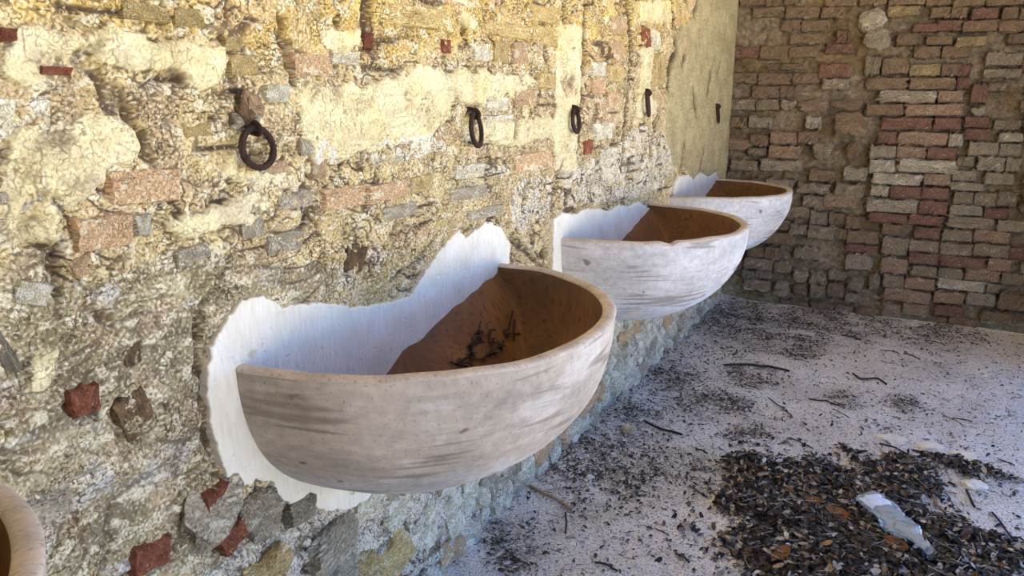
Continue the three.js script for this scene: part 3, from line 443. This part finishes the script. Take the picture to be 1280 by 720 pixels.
{
  const x0 = -0.02, x1 = 2.2, z0 = -1.1, z1 = BACK;
  const col = tex(1792, 1792, (i, j, o) => {
    const x = lerp(x0, x1, i / 1792), z = lerp(z0, z1, j / 1792), e = fbm(x * 3.2, z * 3.2, 3), q = fbm(x * 30, z * 30, 3), p = pn(x * 240, z * 240), p2 = pn(x * 120 + 7, z * 120), dust = sst(0.05, 0.3, fbm(x * 2.3 + 8, z * 2.3, 3) + 0.1), c = crumbs(x, z);
    let r = 226 + 20 * e + 30 * q, g = 219 + 20 * e + 30 * q, b = 208 + 20 * e + 30 * q;
    const mix = (R, G, B, t) => { r = lerp(r, R, t); g = lerp(g, G, t); b = lerp(b, B, t); };
    mix(242 + 12 * q, 239 + 12 * q, 233 + 12 * q, dust * 0.6);
    mix(66, 54, 40, clamp(c * sst(-0.35, 0.2, q + 0.6 * p2)) * 0.85); mix(130, 114, 94, sst(0.28, 0.54, p2 + 0.3 * q) * 0.5);
    mix(70, 58, 44, sst(0.32, 0.6, p) * 0.6); mix(246, 242, 234, sst(0.3, 0.6, -p) * 0.5);
    o[0] = r; o[1] = g; o[2] = b;
  });
  const bmp = tex(1408, 1408, (i, j, o) => { const x = lerp(x0, x1, i / 1408), z = lerp(z0, z1, j / 1408); o[0] = o[1] = o[2] = 128 + 55 * fbm(x * 50, z * 50, 3) + 46 * pn(x * 220, z * 220); }, false);
  part(floor, 'earth', gridGeo(300, 420, (s, t) => { const x = lerp(x0, x1, s), z = lerp(z0, z1, t); return [x, floorY(x, z), z, s, t]; }), std({ map: col, bumpMap: bmp, bumpScale: 0.009, roughness: 0.97 }));
  const plain = std({ color: new THREE.Color().setRGB(0.36, 0.31, 0.26), roughness: 0.98 });
  part(floor, 'earth', box(x1, RIGHT + 0.22, -0.2, 0.004, z1, z0), plain); part(floor, 'earth', box(-0.05, RIGHT + 0.2, -0.2, 0.004, z0, FRONT), plain); part(floor, 'earth_bed', box(-0.05, x1, -0.2, -0.04, z1, z0), plain);
}
// ---------------------------------------------------------------- the rest of the shell: right side open to the yard, roof, front wall
const limeWall = std({ color: new THREE.Color().setRGB(0.50, 0.43, 0.29), roughness: 0.97 });
const wallRight = struct(new THREE.Group(), 'wall_right', 'plastered wall pierced by a wide opening to the yard', 'wall');
const OPEN = { z0: 0.5, z1: -4.08, h: 2.88 };
part(wallRight, 'pier', box(RIGHT, RIGHT + 0.2, 0, H, BACK - 0.45, OPEN.z1), limeWall);
part(wallRight, 'pier', box(RIGHT, RIGHT + 0.2, 0, H, OPEN.z0, FRONT + 0.3), limeWall);
part(wallRight, 'lintel', box(RIGHT, RIGHT + 0.2, OPEN.h, H, OPEN.z1, OPEN.z0), limeWall);
struct(new THREE.Mesh(box(-0.45, RIGHT + 0.2, 0, H, FRONT, FRONT + 0.3), limeWall), 'wall_front', 'plain plastered wall behind the viewer', 'wall');
struct(new THREE.Mesh(box(-0.45, RIGHT + 0.2, H, H + 0.25, BACK - 0.45, FRONT + 0.3), std({ color: new THREE.Color().setRGB(0.55, 0.42, 0.22) })), 'ceiling', 'ochre limewashed ceiling', 'ceiling');
struct(new THREE.Mesh(box(RIGHT + 0.2, 40, -0.3, -0.02, -30, 30), std({ color: new THREE.Color().setRGB(0.50, 0.42, 0.27) })), 'ground', 'sunlit dry yard outside the opening', 'ground');

// ---------------------------------------------------------------- clay troughs
const clayTex = (seed, pale) => tex(1024, 512, (i, j, o) => {
  const x = i / 1024 * 1.5 + seed, y = j / 512 * 0.55, e = fbm(x * 4, y * 7, 3), s = fbm(x * 9, y * 60, 3), q = fbm(x * 45, y * 55, 2), p = pn(x * 190, y * 190), band = sst(-0.035, 0.035, y - 0.20 - 0.05 * e), wht = sst(0.12, 0.4, fbm(x * 6 + 9, y * 9 + 2, 4) + 0.3 * s);
  let r = lerp(188, 200, band) + 16 * pale, g = lerp(174, 195, band) + 25 * pale, b = lerp(157, 191, band) + 38 * pale;
  const k = 1 + 0.20 * e + 0.07 * s + 0.12 * q; r *= k; g *= k; b *= k;
  const mix = (R, G, B, t) => { r = lerp(r, R, t); g = lerp(g, G, t); b = lerp(b, B, t); };
  mix(226, 222, 217, wht * (0.35 + 0.3 * band + 0.25 * pale));
  mix(96, 82, 70, sst(0.72, 0.92, 1 - Math.abs(pn(x * 2.5, y * 38 + 3)) - 0.25 + 0.5 * pn(x * 5, y * 12)) * 0.4); mix(92, 78, 64, sst(0.5, 0.7, p) * 0.3); mix(70, 52, 38, sst(0.45, 0.6, fbm(x * 16 + 3, y * 26, 3)) * 0.5);
  o[0] = r; o[1] = g; o[2] = b;
}, true, true);
const clayBump = tex(1024, 512, (i, j, o) => { const x = i / 1024 * 1.5, y = j / 512 * 0.55; o[0] = o[1] = o[2] = 128 + 50 * fbm(x * 6, y * 80, 3) + 40 * fbm(x * 60, y * 60, 2) - 90 * sst(0.94, 0.99, 1 - Math.abs(pn(x * 3, y * 40 + 3))) * sst(0.1, 0.4, pn(x * 5, y * 7)); }, false, true);
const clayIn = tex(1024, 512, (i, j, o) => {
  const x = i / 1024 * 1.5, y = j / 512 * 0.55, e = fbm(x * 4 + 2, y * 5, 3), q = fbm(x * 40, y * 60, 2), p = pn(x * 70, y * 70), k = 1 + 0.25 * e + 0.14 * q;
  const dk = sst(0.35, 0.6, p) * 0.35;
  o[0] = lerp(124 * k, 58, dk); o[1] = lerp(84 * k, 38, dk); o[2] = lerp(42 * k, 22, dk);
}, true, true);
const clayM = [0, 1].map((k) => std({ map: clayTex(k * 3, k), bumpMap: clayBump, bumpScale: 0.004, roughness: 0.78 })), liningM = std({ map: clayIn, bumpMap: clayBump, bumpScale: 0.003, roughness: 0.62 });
const rimTex = tex(512, 256, (i, j, o) => { const x = i / 128, y = j / 128, e = fbm(x * 3, y * 3, 3), q = fbm(x * 24, y * 24, 2), d = sst(0.4, 0.65, pn(x * 18, y * 18)) * 0.3; const k = 1 + 0.14 * e + 0.1 * q; o[0] = lerp(198 * k, 110, d); o[1] = lerp(184 * k, 92, d); o[2] = lerp(166 * k, 72, d); }, true, true);
const rimM = std({ map: rimTex, bumpMap: whiteBump, bumpScale: 0.002, roughness: 0.8 });
function troughPoint(T, th, ph, inset, seed) {
  const n = 2 / 2.25, c = Math.pow(Math.max(0, Math.cos(ph)), n), s = Math.pow(Math.max(0, Math.sin(ph)), n), A = T.a - inset, B = T.b - inset, D = T.d - inset;
  const w = 1 + 0.012 * pn(th * 1.3 + seed, ph * 1.7), st = Math.pow(Math.sin(th), 0.94);
  return [A * st * c * w, -D * s * w, B * Math.cos(th) * c * w];
}
const smin = (a, b, k) => { const h = clamp(0.5 + 0.5 * (b - a) / k); return lerp(b, a, h) - k * h * (1 - h); };
function basinDepth(T, x, z) {                         // bowl, with brown lining raised up the wall to stand for shadow
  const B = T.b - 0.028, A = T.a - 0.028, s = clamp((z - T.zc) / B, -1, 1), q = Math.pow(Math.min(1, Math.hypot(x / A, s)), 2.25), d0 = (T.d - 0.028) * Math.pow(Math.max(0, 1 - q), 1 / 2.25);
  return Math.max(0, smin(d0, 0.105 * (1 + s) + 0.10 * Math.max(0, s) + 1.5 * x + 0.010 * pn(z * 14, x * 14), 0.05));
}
function makeTrough(T, seed, label, chip) {
  const g = new THREE.Group(); top(g, 'feeding_trough', label, 'trough', 'clay troughs along the plastered wall'); g.position.set(0, T.y, T.zc);
  const lip = (th) => 0.003 * pn(th * 4 + seed, seed) + 0.004 * pn(th * 1.6, seed + 3);
  const TH = (s) => Math.PI * s, wall = 0.028;
  const dent = (th) => chip ? chip[1] * sst(chip[2], 0, Math.abs(th - chip[0] - 0.02 * pn(th * 60, 1))) * (1 + 0.5 * pn(th * 50, 4)) : 0;
  const out = gridGeo(120, 48, (s, t) => { const th = TH(s), ph = Math.PI / 2 * t, p = troughPoint(T, th, ph, 0, seed); const y = t === 0 ? lip(th) - dent(th) : p[1]; return [p[0], Math.min(y, lip(th) - dent(th)) , p[2], s + seed * 0.23, t]; });
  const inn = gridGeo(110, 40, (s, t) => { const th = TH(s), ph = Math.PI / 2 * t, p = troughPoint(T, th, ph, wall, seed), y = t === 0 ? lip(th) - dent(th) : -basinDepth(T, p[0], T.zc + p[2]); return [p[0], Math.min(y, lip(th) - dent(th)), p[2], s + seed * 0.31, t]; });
  const flip = (q) => { const ix = q.index.array; for (let i = 0; i < ix.length; i += 3) [ix[i + 1], ix[i + 2]] = [ix[i + 2], ix[i + 1]]; q.computeVertexNormals(); return q; };
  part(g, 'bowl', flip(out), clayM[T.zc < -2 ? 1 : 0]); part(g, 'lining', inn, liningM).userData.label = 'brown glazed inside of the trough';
  const rim = gridGeo(160, 8, (s, t) => { const th = TH(s), a = Math.PI * t, p = troughPoint(T, th, 0, wall * 0.5 - (wall * 0.5 + 0.0015) * Math.cos(a), seed); return [p[0], lip(th) - dent(th) + 0.008 * Math.sin(a), p[2], s * 3, t * 0.1]; });
  part(g, 'rim', flip(rim), rimM);
  return g;
}
makeTrough(TROUGHS[0], 3.3, 'clay trough of which just the pale rounded end shows beside the rubble wall');
makeTrough(TROUGHS[1], 1.1, 'big clay trough with dry sprigs lying in its brown basin');
const chipTh = Math.acos((-2.40 - TROUGHS[2].zc) / TROUGHS[2].b);
makeTrough(TROUGHS[2], 2.4, 'pale clay trough with a chipped rim, second from the corner', [chipTh, 0.012, 0.07]);
makeTrough(TROUGHS[3], 5.7, 'pale clay trough against the dark brick corner');

// ---------------------------------------------------------------- iron tie rings
const ironTex = brickTex(12, [52, 36, 28], [96, 62, 42], [120, 88, 64], 0.05);
const iron = std({ map: ironTex, bumpMap: brickBump, bumpScale: 0.004, roughness: 0.75, metalness: 0.25 });
const lumpM = BM.salmon3;
function tieRing(px, py, R, sx, tube, yaw, label, opts = {}) {
  const [z, y] = onWall(px, py), g = new THREE.Group(); top(g, 'tie_ring', label, 'tie ring', 'rusty tie rings on the plastered wall'); g.position.set(0.020, y, z);
  const rg = new THREE.TorusGeometry(R, tube, 12, 56), p = rg.attributes.position;
  for (let i = 0; i < p.count; i++) { const a = Math.atan2(p.getY(i), p.getX(i)), tw = opts.twist ? 1 + 0.16 * Math.sin(a * 26 + Math.atan2(p.getZ(i), Math.hypot(p.getX(i), p.getY(i)) - R) * 2) : 1 + 0.06 * pn(a * 4 + px, 2); const d = new THREE.Vector3(Math.cos(a) * R, Math.sin(a) * R, 0), q = new THREE.Vector3().fromBufferAttribute(p, i).sub(d).multiplyScalar(tw).add(d); p.setXYZ(i, q.x * sx * (1 - 0.10 * Math.max(0, Math.sin(a))), q.y, q.z); }
  rg.computeVertexNormals();
  const ring = part(g, 'ring', rg, iron); ring.rotation.set(0, Math.PI / 2 + yaw, 0); ring.rotateX(opts.lean ?? -0.12);
  const yt = R;
  const curve = new THREE.CatmullRomCurve3([[-0.05, yt + 0.010, 0.006], [-0.014, yt + 0.010, 0.005], [0.003, yt + 0.007, 0.002], [0.009, yt - 0.002, 0], [0.004, yt - 0.011, -0.002], [-0.014, yt - 0.010, -0.005], [-0.05, yt - 0.004, -0.006]].map((v) => new THREE.Vector3(...v)));
  part(g, 'staple', new THREE.TubeGeometry(curve, 30, tube * 0.8, 8), iron);
  if (opts.lump) for (const [dy, dz, s, m] of [[0.022, 0.012, 0.019, BM.brown2], [0.03, -0.008, 0.020, lumpM], [0.046, 0.002, 0.014, lumpM], [0.012, 0.026, 0.014, BM.grey2]]) { const q = part(g, 'mortar_lump', ST[Math.floor(dy * 1000) % 8], m); q.position.set(-0.018, yt + dy, dz); q.scale.set(s * 0.9, s, s); }
  return g;
}
tieRing(312, 184, 0.034, 1.16, 0.0056, 0.1, 'twisted iron ring below lumps of mortar, next to a salmon brick', { twist: true, lump: true });
tieRing(587, 162, 0.041, 0.92, 0.0062, 0.20, 'narrow dark iron ring above the far end of the big trough');
tieRing(713, 151, 0.036, 0.95, 0.0068, 0.1, 'dark iron ring on the white plaster strip between two cracks');
tieRing(804, 130, 0.046, 0.9, 0.0075, 0.25, 'dark iron ring on the white patch beside the long vertical crack');
tieRing(893, 143, 0.044, 0.85, 0.0055, 0.1, 'small iron ring on smooth grey plaster near the brick corner');

// ---------------------------------------------------------------- litter: leaves, twigs, straw, stones, a bottle
const rL = rng(4242);
function leafShape(seed) {
  const r = rng(seed), W0 = 0.30 + 0.2 * r(), c1 = 0.3 + 0.7 * r(), c2 = (r() - 0.3) * 0.7, tw = (r() - 0.5) * 0.9, nu = 7, nv = 4;
  return gridGeo(nu, nv, (s, t) => {
    const u = s * 2 - 1, v = t * 2 - 1, w = W0 * Math.pow(Math.max(0, 1 - Math.pow(Math.abs(u), 2.2)), 0.65) + 0.012, x = u * 0.5, zz = v * w * 0.5 * (1 + 0.12 * pn(u * 4 + seed, v));
    const a = tw * u, y = c1 * v * v * w * 0.5 + c2 * u * u * 0.35 + 0.05 * pn(u * 3 + seed, v * 3);
    return [x, y * Math.cos(a) + zz * Math.sin(a), zz * Math.cos(a) - y * Math.sin(a), s * 0.4 + seed * 0.17, t * 0.3 + seed * 0.29];
  });
}
const LEAVES = [...Array(8)].map((_, i) => leafShape(i + 1));
const leafTex = brickTex(21, [150, 120, 88], [205, 175, 135], [236, 222, 200], 0.2);
const leafM = [[0.10, 0.07, 0.05], [0.20, 0.15, 0.10], [0.45, 0.38, 0.29], [0.9, 0.84, 0.74], [0.50, 0.27, 0.09], [0.14, 0.11, 0.08]].map(([r, g, b]) => std({ map: leafTex, color: new THREE.Color().setRGB(r, g, b), roughness: 0.6, side: THREE.DoubleSide }));
function inst(name, label, category, geo, mat, n, place, tint) {
  const m = new THREE.InstancedMesh(geo, mat, n), M = new THREE.Matrix4(), q = new THREE.Quaternion(), e = new THREE.Euler(), c = new THREE.Color(); let k = 0;
  for (let tries = 0; k < n && tries < n * 40; tries++) { const s = place(); if (!s) continue; q.setFromEuler(e.set(s.rx ?? 0, s.ry ?? 0, s.rz ?? 0, 'YXZ')); M.compose(new THREE.Vector3(s.x, s.y, s.z), q, new THREE.Vector3(s.sx, s.sy ?? s.sx, s.sz ?? s.sx)); m.setMatrixAt(k, M); m.setColorAt(k, c.setRGB(...tint())); k++; }
  m.count = k; top(m, name, label, category); m.userData.kind = 'stuff'; return m;
}
const white = std({ color: 0xffffff, roughness: 0.85, side: THREE.DoubleSide });
const nearFrame = () => [lerp(0.02, 1.75, rL()), lerp(-1.35, BACK + 0.03, Math.pow(rL(), 1.25))];
const browns = () => { if (rL() < 0.10) { const w = 0.5 + 0.5 * rL(); return [0.75 * w, 0.68 * w, 0.58 * w]; } const k = rL(), v = 0.6 + 0.8 * rL(); return k < 0.55 ? [0.04 * v, 0.03 * v, 0.021 * v] : k < 0.8 ? [0.10 * v, 0.08 * v, 0.058 * v] : k < 0.93 ? [0.40 * v, 0.34 * v, 0.27 * v] : [0.18 * v, 0.105 * v, 0.045 * v]; };
const stick = new THREE.CylinderGeometry(0.5, 0.4, 1, 5, 2); stick.rotateZ(Math.PI / 2);
inst('leaf_litter', 'deep layer of dark crumbled leaves heaped round the bottle', 'leaf litter', LEAVES[2], white, 9000, () => { const x = lerp(0.45, 1.85, rL()), z = lerp(-3.1, -1.5, rL()), p = PILE(x, z); if (rL() > p * 1.25 + 0.012) return null; const s = 0.011 + 0.022 * rL(); return { x, y: floorY(x, z) + 0.004 + 0.022 * rL() * p, z, rx: (rL() - 0.5) * 1.8, ry: rL() * 6.28, rz: (rL() - 0.5) * 1.8, sx: s }; }, browns);
inst('leaf_crumbs', 'tiny dark leaf crumbs scattered over the earth floor', 'leaf crumbs', LEAVES[4], white, 15000, () => { const [x, z] = nearFrame(); if (rL() > crumbs(x, z) * 1.1) return null; const s = 0.006 + 0.018 * rL() * rL(); return { x, y: floorY(x, z) + 0.003, z, rx: (rL() - 0.5) * 1.2, ry: rL() * 6.28, rz: (rL() - 0.5) * 1.2, sx: s }; }, () => { const v = 0.5 + rL(), k = rL(); return k < 0.75 ? [0.09 * v, 0.065 * v, 0.045 * v] : [0.5 * v, 0.44 * v, 0.36 * v]; });
inst('straw_bits', 'short bits of straw and stalk lying on the earth floor', 'straw', stick, white, 5200, () => { const [x, z] = nearFrame(); if (rL() > 0.25 + crumbs(x, z)) return null; const s = 0.010 + 0.035 * rL() * rL(); return { x, y: floorY(x, z) + 0.003, z, ry: rL() * 6.28, rz: (rL() - 0.5) * 0.3, sx: s, sy: 0.0012 + 0.0014 * rL(), sz: 0.0012 + 0.0012 * rL() }; }, () => { const v = 0.5 + rL(), k = rL(); return k < 0.6 ? [0.10 * v, 0.072 * v, 0.05 * v] : [0.5 * v, 0.43 * v, 0.33 * v]; });
inst('pebbles', 'small pale pebbles and clods on the earth floor', 'pebbles', stoneShape(33, 1), white, 4200, () => { const [x, z] = nearFrame(); const s = 0.0015 + 0.005 * Math.pow(rL(), 4); return { x, y: floorY(x, z) + s * 0.2, z, rx: rL() * 3, ry: rL() * 6.28, sx: s, sy: s * 0.7 }; }, () => { const v = 0.28 + 0.4 * rL(); return [v, v * 0.93, v * 0.84]; });
inst('leaf_stalks', 'pale dry stalks tangled through the leaf litter heap', 'stalks', stick, white, 700, () => { const x = lerp(0.5, 1.7, rL()), z = lerp(-3.0, -1.55, rL()), p = PILE(x, z); if (rL() > p) return null; return { x, y: floorY(x, z) + 0.022 + 0.012 * rL(), z, ry: rL() * 6.28, rz: (rL() - 0.5) * 0.5, sx: 0.02 + 0.06 * rL() * rL(), sy: 0.0016, sz: 0.0016 }; }, () => { const v = 0.4 + 0.6 * rL(); return rL() < 0.5 ? [0.7 * v, 0.62 * v, 0.5 * v] : [0.12 * v, 0.09 * v, 0.07 * v]; });
for (let i = 0, n = 0; n < 260 && i < 6000; i++) {      // the leaves that can be told apart
  const x = lerp(0.5, 1.7, rL()), z = lerp(-3.0, -1.55, rL()), p = PILE(x, z); if (rL() > p || Math.hypot((x - 1.09) * 0.75, z + 2.32) < 0.09) continue; n++;
  const k = rL(), m = new THREE.Mesh(pick(rL, LEAVES), leafM[k < 0.3 ? 0 : k < 0.52 ? 1 : k < 0.66 ? 5 : k < 0.80 ? 2 : k < 0.92 ? 3 : 4]);
  top(m, 'fallen_leaf', k < 0.3 ? 'very dark curled leaf lying on the litter heap' : k < 0.66 ? 'dark brown curled leaf lying on the litter heap' : k < 0.80 ? 'tan curled leaf lying on the litter heap' : k < 0.92 ? 'pale whitish curled leaf lying on the litter heap' : 'rust-brown curled leaf lying on the litter heap', 'leaf', 'dry leaves on the litter heap');
  m.position.set(x, floorY(x, z) + 0.016 + 0.014 * rL() * p, z); m.rotation.set((rL() - 0.5) * 1.1, rL() * 6.28, (rL() - 0.5) * 1.1, 'YXZ'); m.scale.setScalar(0.020 + 0.024 * rL());
}
for (const [px, py, s, label] of [[1046, 648, 0.075, 'broad orange-brown leaf beside the top of the bottle'], [1015, 632, 0.055, 'upright amber leaf in the middle of the litter heap'], [1118, 688, 0.075, 'rust-coloured leaf tucked under the crushed bottle'], [975, 700, 0.07, 'broad brown leaf at the edge of the litter heap']]) {
  const [x, z] = onFloor(px, py, 0.03), m = new THREE.Mesh(LEAVES[5], leafM[4]); top(m, 'fallen_leaf', label, 'leaf'); m.position.set(x, floorY(x, z) + 0.026, z); m.rotation.set(0.35, px, 0.1); m.scale.set(s, s, s * 1.2);
}
const twigM = [[0.075, 0.052, 0.036], [0.16, 0.11, 0.075], [0.62, 0.54, 0.42]].map(([r, g, b]) => std({ map: leafTex, color: new THREE.Color().setRGB(r * 1.5, g * 1.5, b * 1.5), roughness: 0.8 }));
function twig(pts, r, m, label, group, lift = 0.004, name = 'twig') {
  const P = []; pts.forEach(([a, b], i) => { const [x, z] = onFloor(a, b, 0.01); P.push([x, z]); });
  const C = []; for (let i = 0; i + 1 < P.length; i++) { const L = Math.hypot(P[i + 1][0] - P[i][0], P[i + 1][1] - P[i][1]), n = Math.max(2, Math.round(L / 0.03)); for (let s = 0; s < n; s++) { const t = s / n, x = lerp(P[i][0], P[i + 1][0], t) + 0.004 * pn(i * 3 + t * 4, r * 999), z = lerp(P[i][1], P[i + 1][1], t) + 0.004 * pn(t * 5, i + r * 777); C.push(new THREE.Vector3(x, floorY(x, z) + lift + r, z)); } }
  const e = P[P.length - 1]; C.push(new THREE.Vector3(e[0], floorY(e[0], e[1]) + lift + r, e[1]));
  const o = new THREE.Vector3(C[0].x, C[0].y, C[0].z), g = new THREE.TubeGeometry(new THREE.CatmullRomCurve3(C.map((c) => c.clone().sub(o))), C.length * 4, r, 6);
  const p = g.attributes.position; for (let i = 0; i < p.count; i++) { const k = 1 + 0.25 * pn(i * 0.13, r * 500); p.setY(i, p.getY(i) * 1); p.setX(i, p.getX(i) + (k - 1) * r * 0.6); }
  const mesh = new THREE.Mesh(g, twigM[m]); top(mesh, name, label, 'twig', group); mesh.position.copy(o); return mesh;
}
twig([[662, 612], [690, 622], [714, 634]], 0.0042, 2, 'pale peeled stick with a knob end on the dark crumbs below the big trough');
twig([[707, 638], [708, 652], [707, 664]], 0.003, 0, 'short dark twig meeting the end of the pale peeled stick');
twig([[806, 526], [824, 533], [852, 542]], 0.005, 0, 'straight dark twig in front of the gap between the first two troughs');
twig([[905, 457], [935, 455], [960, 458], [987, 463]], 0.006, 0, 'long dark bent stick on the floor below the corner trough');
twig([[1066, 466], [1076, 473], [1096, 473], [1108, 480]], 0.0045, 0, 'curved dark twig on the pale dusty floor facing the brick wall');
twig([[1010, 703], [1012, 699], [1040, 692], [1072, 684]], 0.003, 2, 'whitish bent stalk lying across the litter heap under the bottle');
twig([[1150, 604], [1164, 622], [1186, 645], [1212, 660]], 0.0032, 2, 'long pale stalk running down from a fork on the litter heap');
twig([[1150, 604], [1172, 612], [1196, 616]], 0.0026, 2, 'thin pale stalk branching from the fork on the litter heap');
twig([[1140, 562], [1180, 568], [1220, 584], [1262, 596]], 0.004, 0, 'long dark twig along the upper edge of the litter heap');
twig([[1100, 555], [1118, 560], [1136, 568]], 0.0035, 0, 'dark twig beside the long bluish-white lime lump');
twig([[1208, 612], [1214, 626], [1218, 634]], 0.004, 0, 'short thick dark twig beside the round white lime lump');
twig([[1240, 640], [1262, 668], [1279, 684]], 0.003, 0, 'thin dark twig leaving the litter heap towards the yard');
for (const [a, b, c, d] of [[990, 548, 1016, 560], [1190, 520, 1216, 526], [1256, 575, 1268, 580], [1012, 498, 1050, 506], [1040, 510, 1062, 522], [1130, 440, 1150, 448], [960, 496, 990, 520], [930, 478, 950, 486], [1100, 436, 1124, 440], [1180, 516, 1204, 530], [1128, 500, 1150, 508], [870, 560, 884, 566], [862, 606, 884, 622], [818, 660, 836, 668], [846, 690, 862, 702], [744, 700, 772, 712], [640, 694, 662, 704], [905, 600, 930, 612], [985, 420, 1010, 424], [1052, 418, 1076, 424], [1160, 424, 1182, 430]])
  twig([[a, b], [(a + c) / 2 + 1, (b + d) / 2 - 0.6], [c, d]], 0.0018 + 0.0016 * rL(), rL() < 0.8 ? 0 : 1, 'short thin dark twig lying alone on the earth floor', 'thin twigs strewn over the floor');
for (const [px, py, sx, sy, sz, label] of [[1114, 550, 0.050, 0.010, 0.032, 'long flat bluish-white lime lump at the heap edge'], [1162, 560, 0.045, 0.012, 0.028, 'white lime lump between two dark twigs'], [1204, 570, 0.036, 0.010, 0.035, 'thin white flake of lime under the long dark twig'], [1217, 609, 0.034, 0.018, 0.028, 'round white lime lump beside the short thick twig'], [720, 544, 0.02, 0.014, 0.014, 'small pale stone on the floor near the wall foot'], [738, 598, 0.014, 0.01, 0.01, 'little white chip among dark crumbs']]) {
  const [x, z] = onFloor(px, py), m = new THREE.Mesh(stoneShape(px % 13, 3), whitePlaster); top(m, 'lime_lump', label, 'stone'); m.position.set(x, floorY(x, z) + sy * 0.3, z); m.scale.set(sx, sy, sz); m.rotation.y = 0.3;
}
{ // pale broken brick by the wall foot
  const [x, z] = onFloor(786, 540); const m = new THREE.Mesh(stoneShape(5, 2), BM.pale); top(m, 'broken_brick', 'small pale brick fragment on the floor below the gap between troughs', 'brick fragment'); m.position.set(x, floorY(x, z) + 0.012, z); m.scale.set(0.03, 0.016, 0.018); m.rotation.y = 0.4;
}
{ // crushed clear bottle
  const [xa, za] = onFloor(1083, 633, 0.05), [xb, zb] = onFloor(1157, 700, 0.05), L = Math.hypot(xb - xa, zb - za), g = new THREE.Group();
  top(g, 'plastic_bottle', 'crushed clear plastic bottle lying on the leaf litter', 'bottle'); g.position.set((xa + xb) / 2, floorY((xa + xb) / 2, (za + zb) / 2) + 0.060, (za + zb) / 2); g.rotation.y = Math.atan2(-(zb - za), xb - xa);
  const prof = (s) => s < 0.04 ? 0.018 + 0.4 * s : s < 0.62 ? 0.033 : lerp(0.033, 0.012, sst(0.62, 0.92, s));
  const crumple = (s, a) => 1 + 0.20 * pn(s * 9, a * 1.6) + 0.12 * pn(s * 22 + 4, a * 3.1) + 0.05 * Math.sin(s * 60);
  const body = gridGeo(70, 40, (s, t) => { const a = t * Math.PI * 2, aa = Math.abs(a - Math.PI), r = prof(s) * crumple(s, aa), sq = 0.62 - 0.15 * Math.sin(s * 7); return [(s - 0.5) * L, r * sq * Math.sin(a) + 0.006 * Math.sin(s * 9), r * 1.25 * Math.cos(a) + 0.008 * pn(s * 4, 2), s, t]; });
  const pet = new THREE.MeshPhysicalMaterial({ color: new THREE.Color().setRGB(0.86, 0.93, 0.96), roughness: 0.12, transmission: 0.72, thickness: 0, ior: 1.5, side: THREE.DoubleSide });
  part(g, 'body', body, pet);
  const neck = new THREE.CylinderGeometry(0.0125, 0.013, 0.02, 20, 1, true); neck.rotateZ(Math.PI / 2); part(g, 'neck', neck, pet).position.set(L * 0.5 + 0.002, 0.003, 0.002);
  const lab = gridGeo(24, 30, (s, t) => { const q = lerp(0.10, 0.30, s), a = lerp(0.35, 2.2, t), aa = Math.abs(a - Math.PI), r = prof(q) * crumple(q, aa) * 1.03, sq = 0.62 - 0.15 * Math.sin(q * 7); return [(q - 0.5) * L, r * sq * Math.sin(a) + 0.006 * Math.sin(q * 9), r * 1.25 * Math.cos(a) + 0.008 * pn(q * 4, 2), s, t]; });
  part(g, 'label', lab, std({ color: new THREE.Color().setRGB(0.72, 0.78, 0.86), roughness: 0.5, side: THREE.DoubleSide })).userData.label = 'pale worn wrapper on the bottle';
}
{ // dry sprigs in the big trough
  const T = TROUGHS[1];
  const inTrough = (x, z, lift) => T.y - basinDepth(T, x, z) + lift;
  const onBasin = (px, py) => { const d = ray(px, py); for (let t = 0; t < 0.004; t += 0.0000025) { const x = EYE.x + t * d[0], y = EYE.y + t * d[1], z = EYE.z + t * d[2]; if (x < 0.004 || (Math.hypot(x / (T.a - 0.03), (z - T.zc) / (T.b - 0.03)) < 1 && y < inTrough(x, z, 0))) return [Math.max(0.012, x), z]; } return [0.1, T.zc]; };
  const r = rng(77);
  for (const [px, py, n, label] of [[604, 434, 9, 'tangled dark dry sprig against the far side of the basin'], [586, 458, 6, 'small clump of black dry leaves at the bottom of the basin'], [628, 420, 7, 'dark dry sprig clinging higher up in the basin']]) {
    const [x, z] = onBasin(px, py), parts = [], o = new THREE.Vector3(x, inTrough(x, z, 0.006), z);
    for (let k = 0; k < n; k++) { const dx = (r() - 0.5) * 0.05, dz = (r() - 0.5) * 0.10, L = 0.02 + 0.05 * r(), a = Math.PI / 2 + (r() - 0.5) * 1.0; const xm = x + dx, zm = z + dz, A = [xm - Math.cos(a) * L / 2, zm - Math.sin(a) * L / 2], B = [xm + Math.cos(a) * L / 2, zm + Math.sin(a) * L / 2]; const pts = [A, [xm, zm], B].map(([u, v], i) => new THREE.Vector3(u, inTrough(Math.max(0.01, u), v, 0.004 + 0.008 * r() * (i === 1 ? 2 : 1)), v).sub(o)); parts.push(new THREE.TubeGeometry(new THREE.CatmullRomCurve3(pts), 6, 0.0022, 5)); if (k % 2) { const lf = LEAVES[k % 8].clone(); lf.scale(0.035, 0.035, 0.035); lf.rotateY(a); lf.translate(pts[2].x, pts[2].y + 0.004, pts[2].z); parts.push(lf); } }
    const m = new THREE.Mesh(mergeGeometries(parts), leafM[0]); top(m, 'dry_sprig', label, 'dry sprig'); m.position.copy(o);
  }
}

scene.traverse((o) => { if (o.isMesh && !o.isSky) { o.castShadow = true; o.receiveShadow = true; } });
renderer.render(scene, camera);
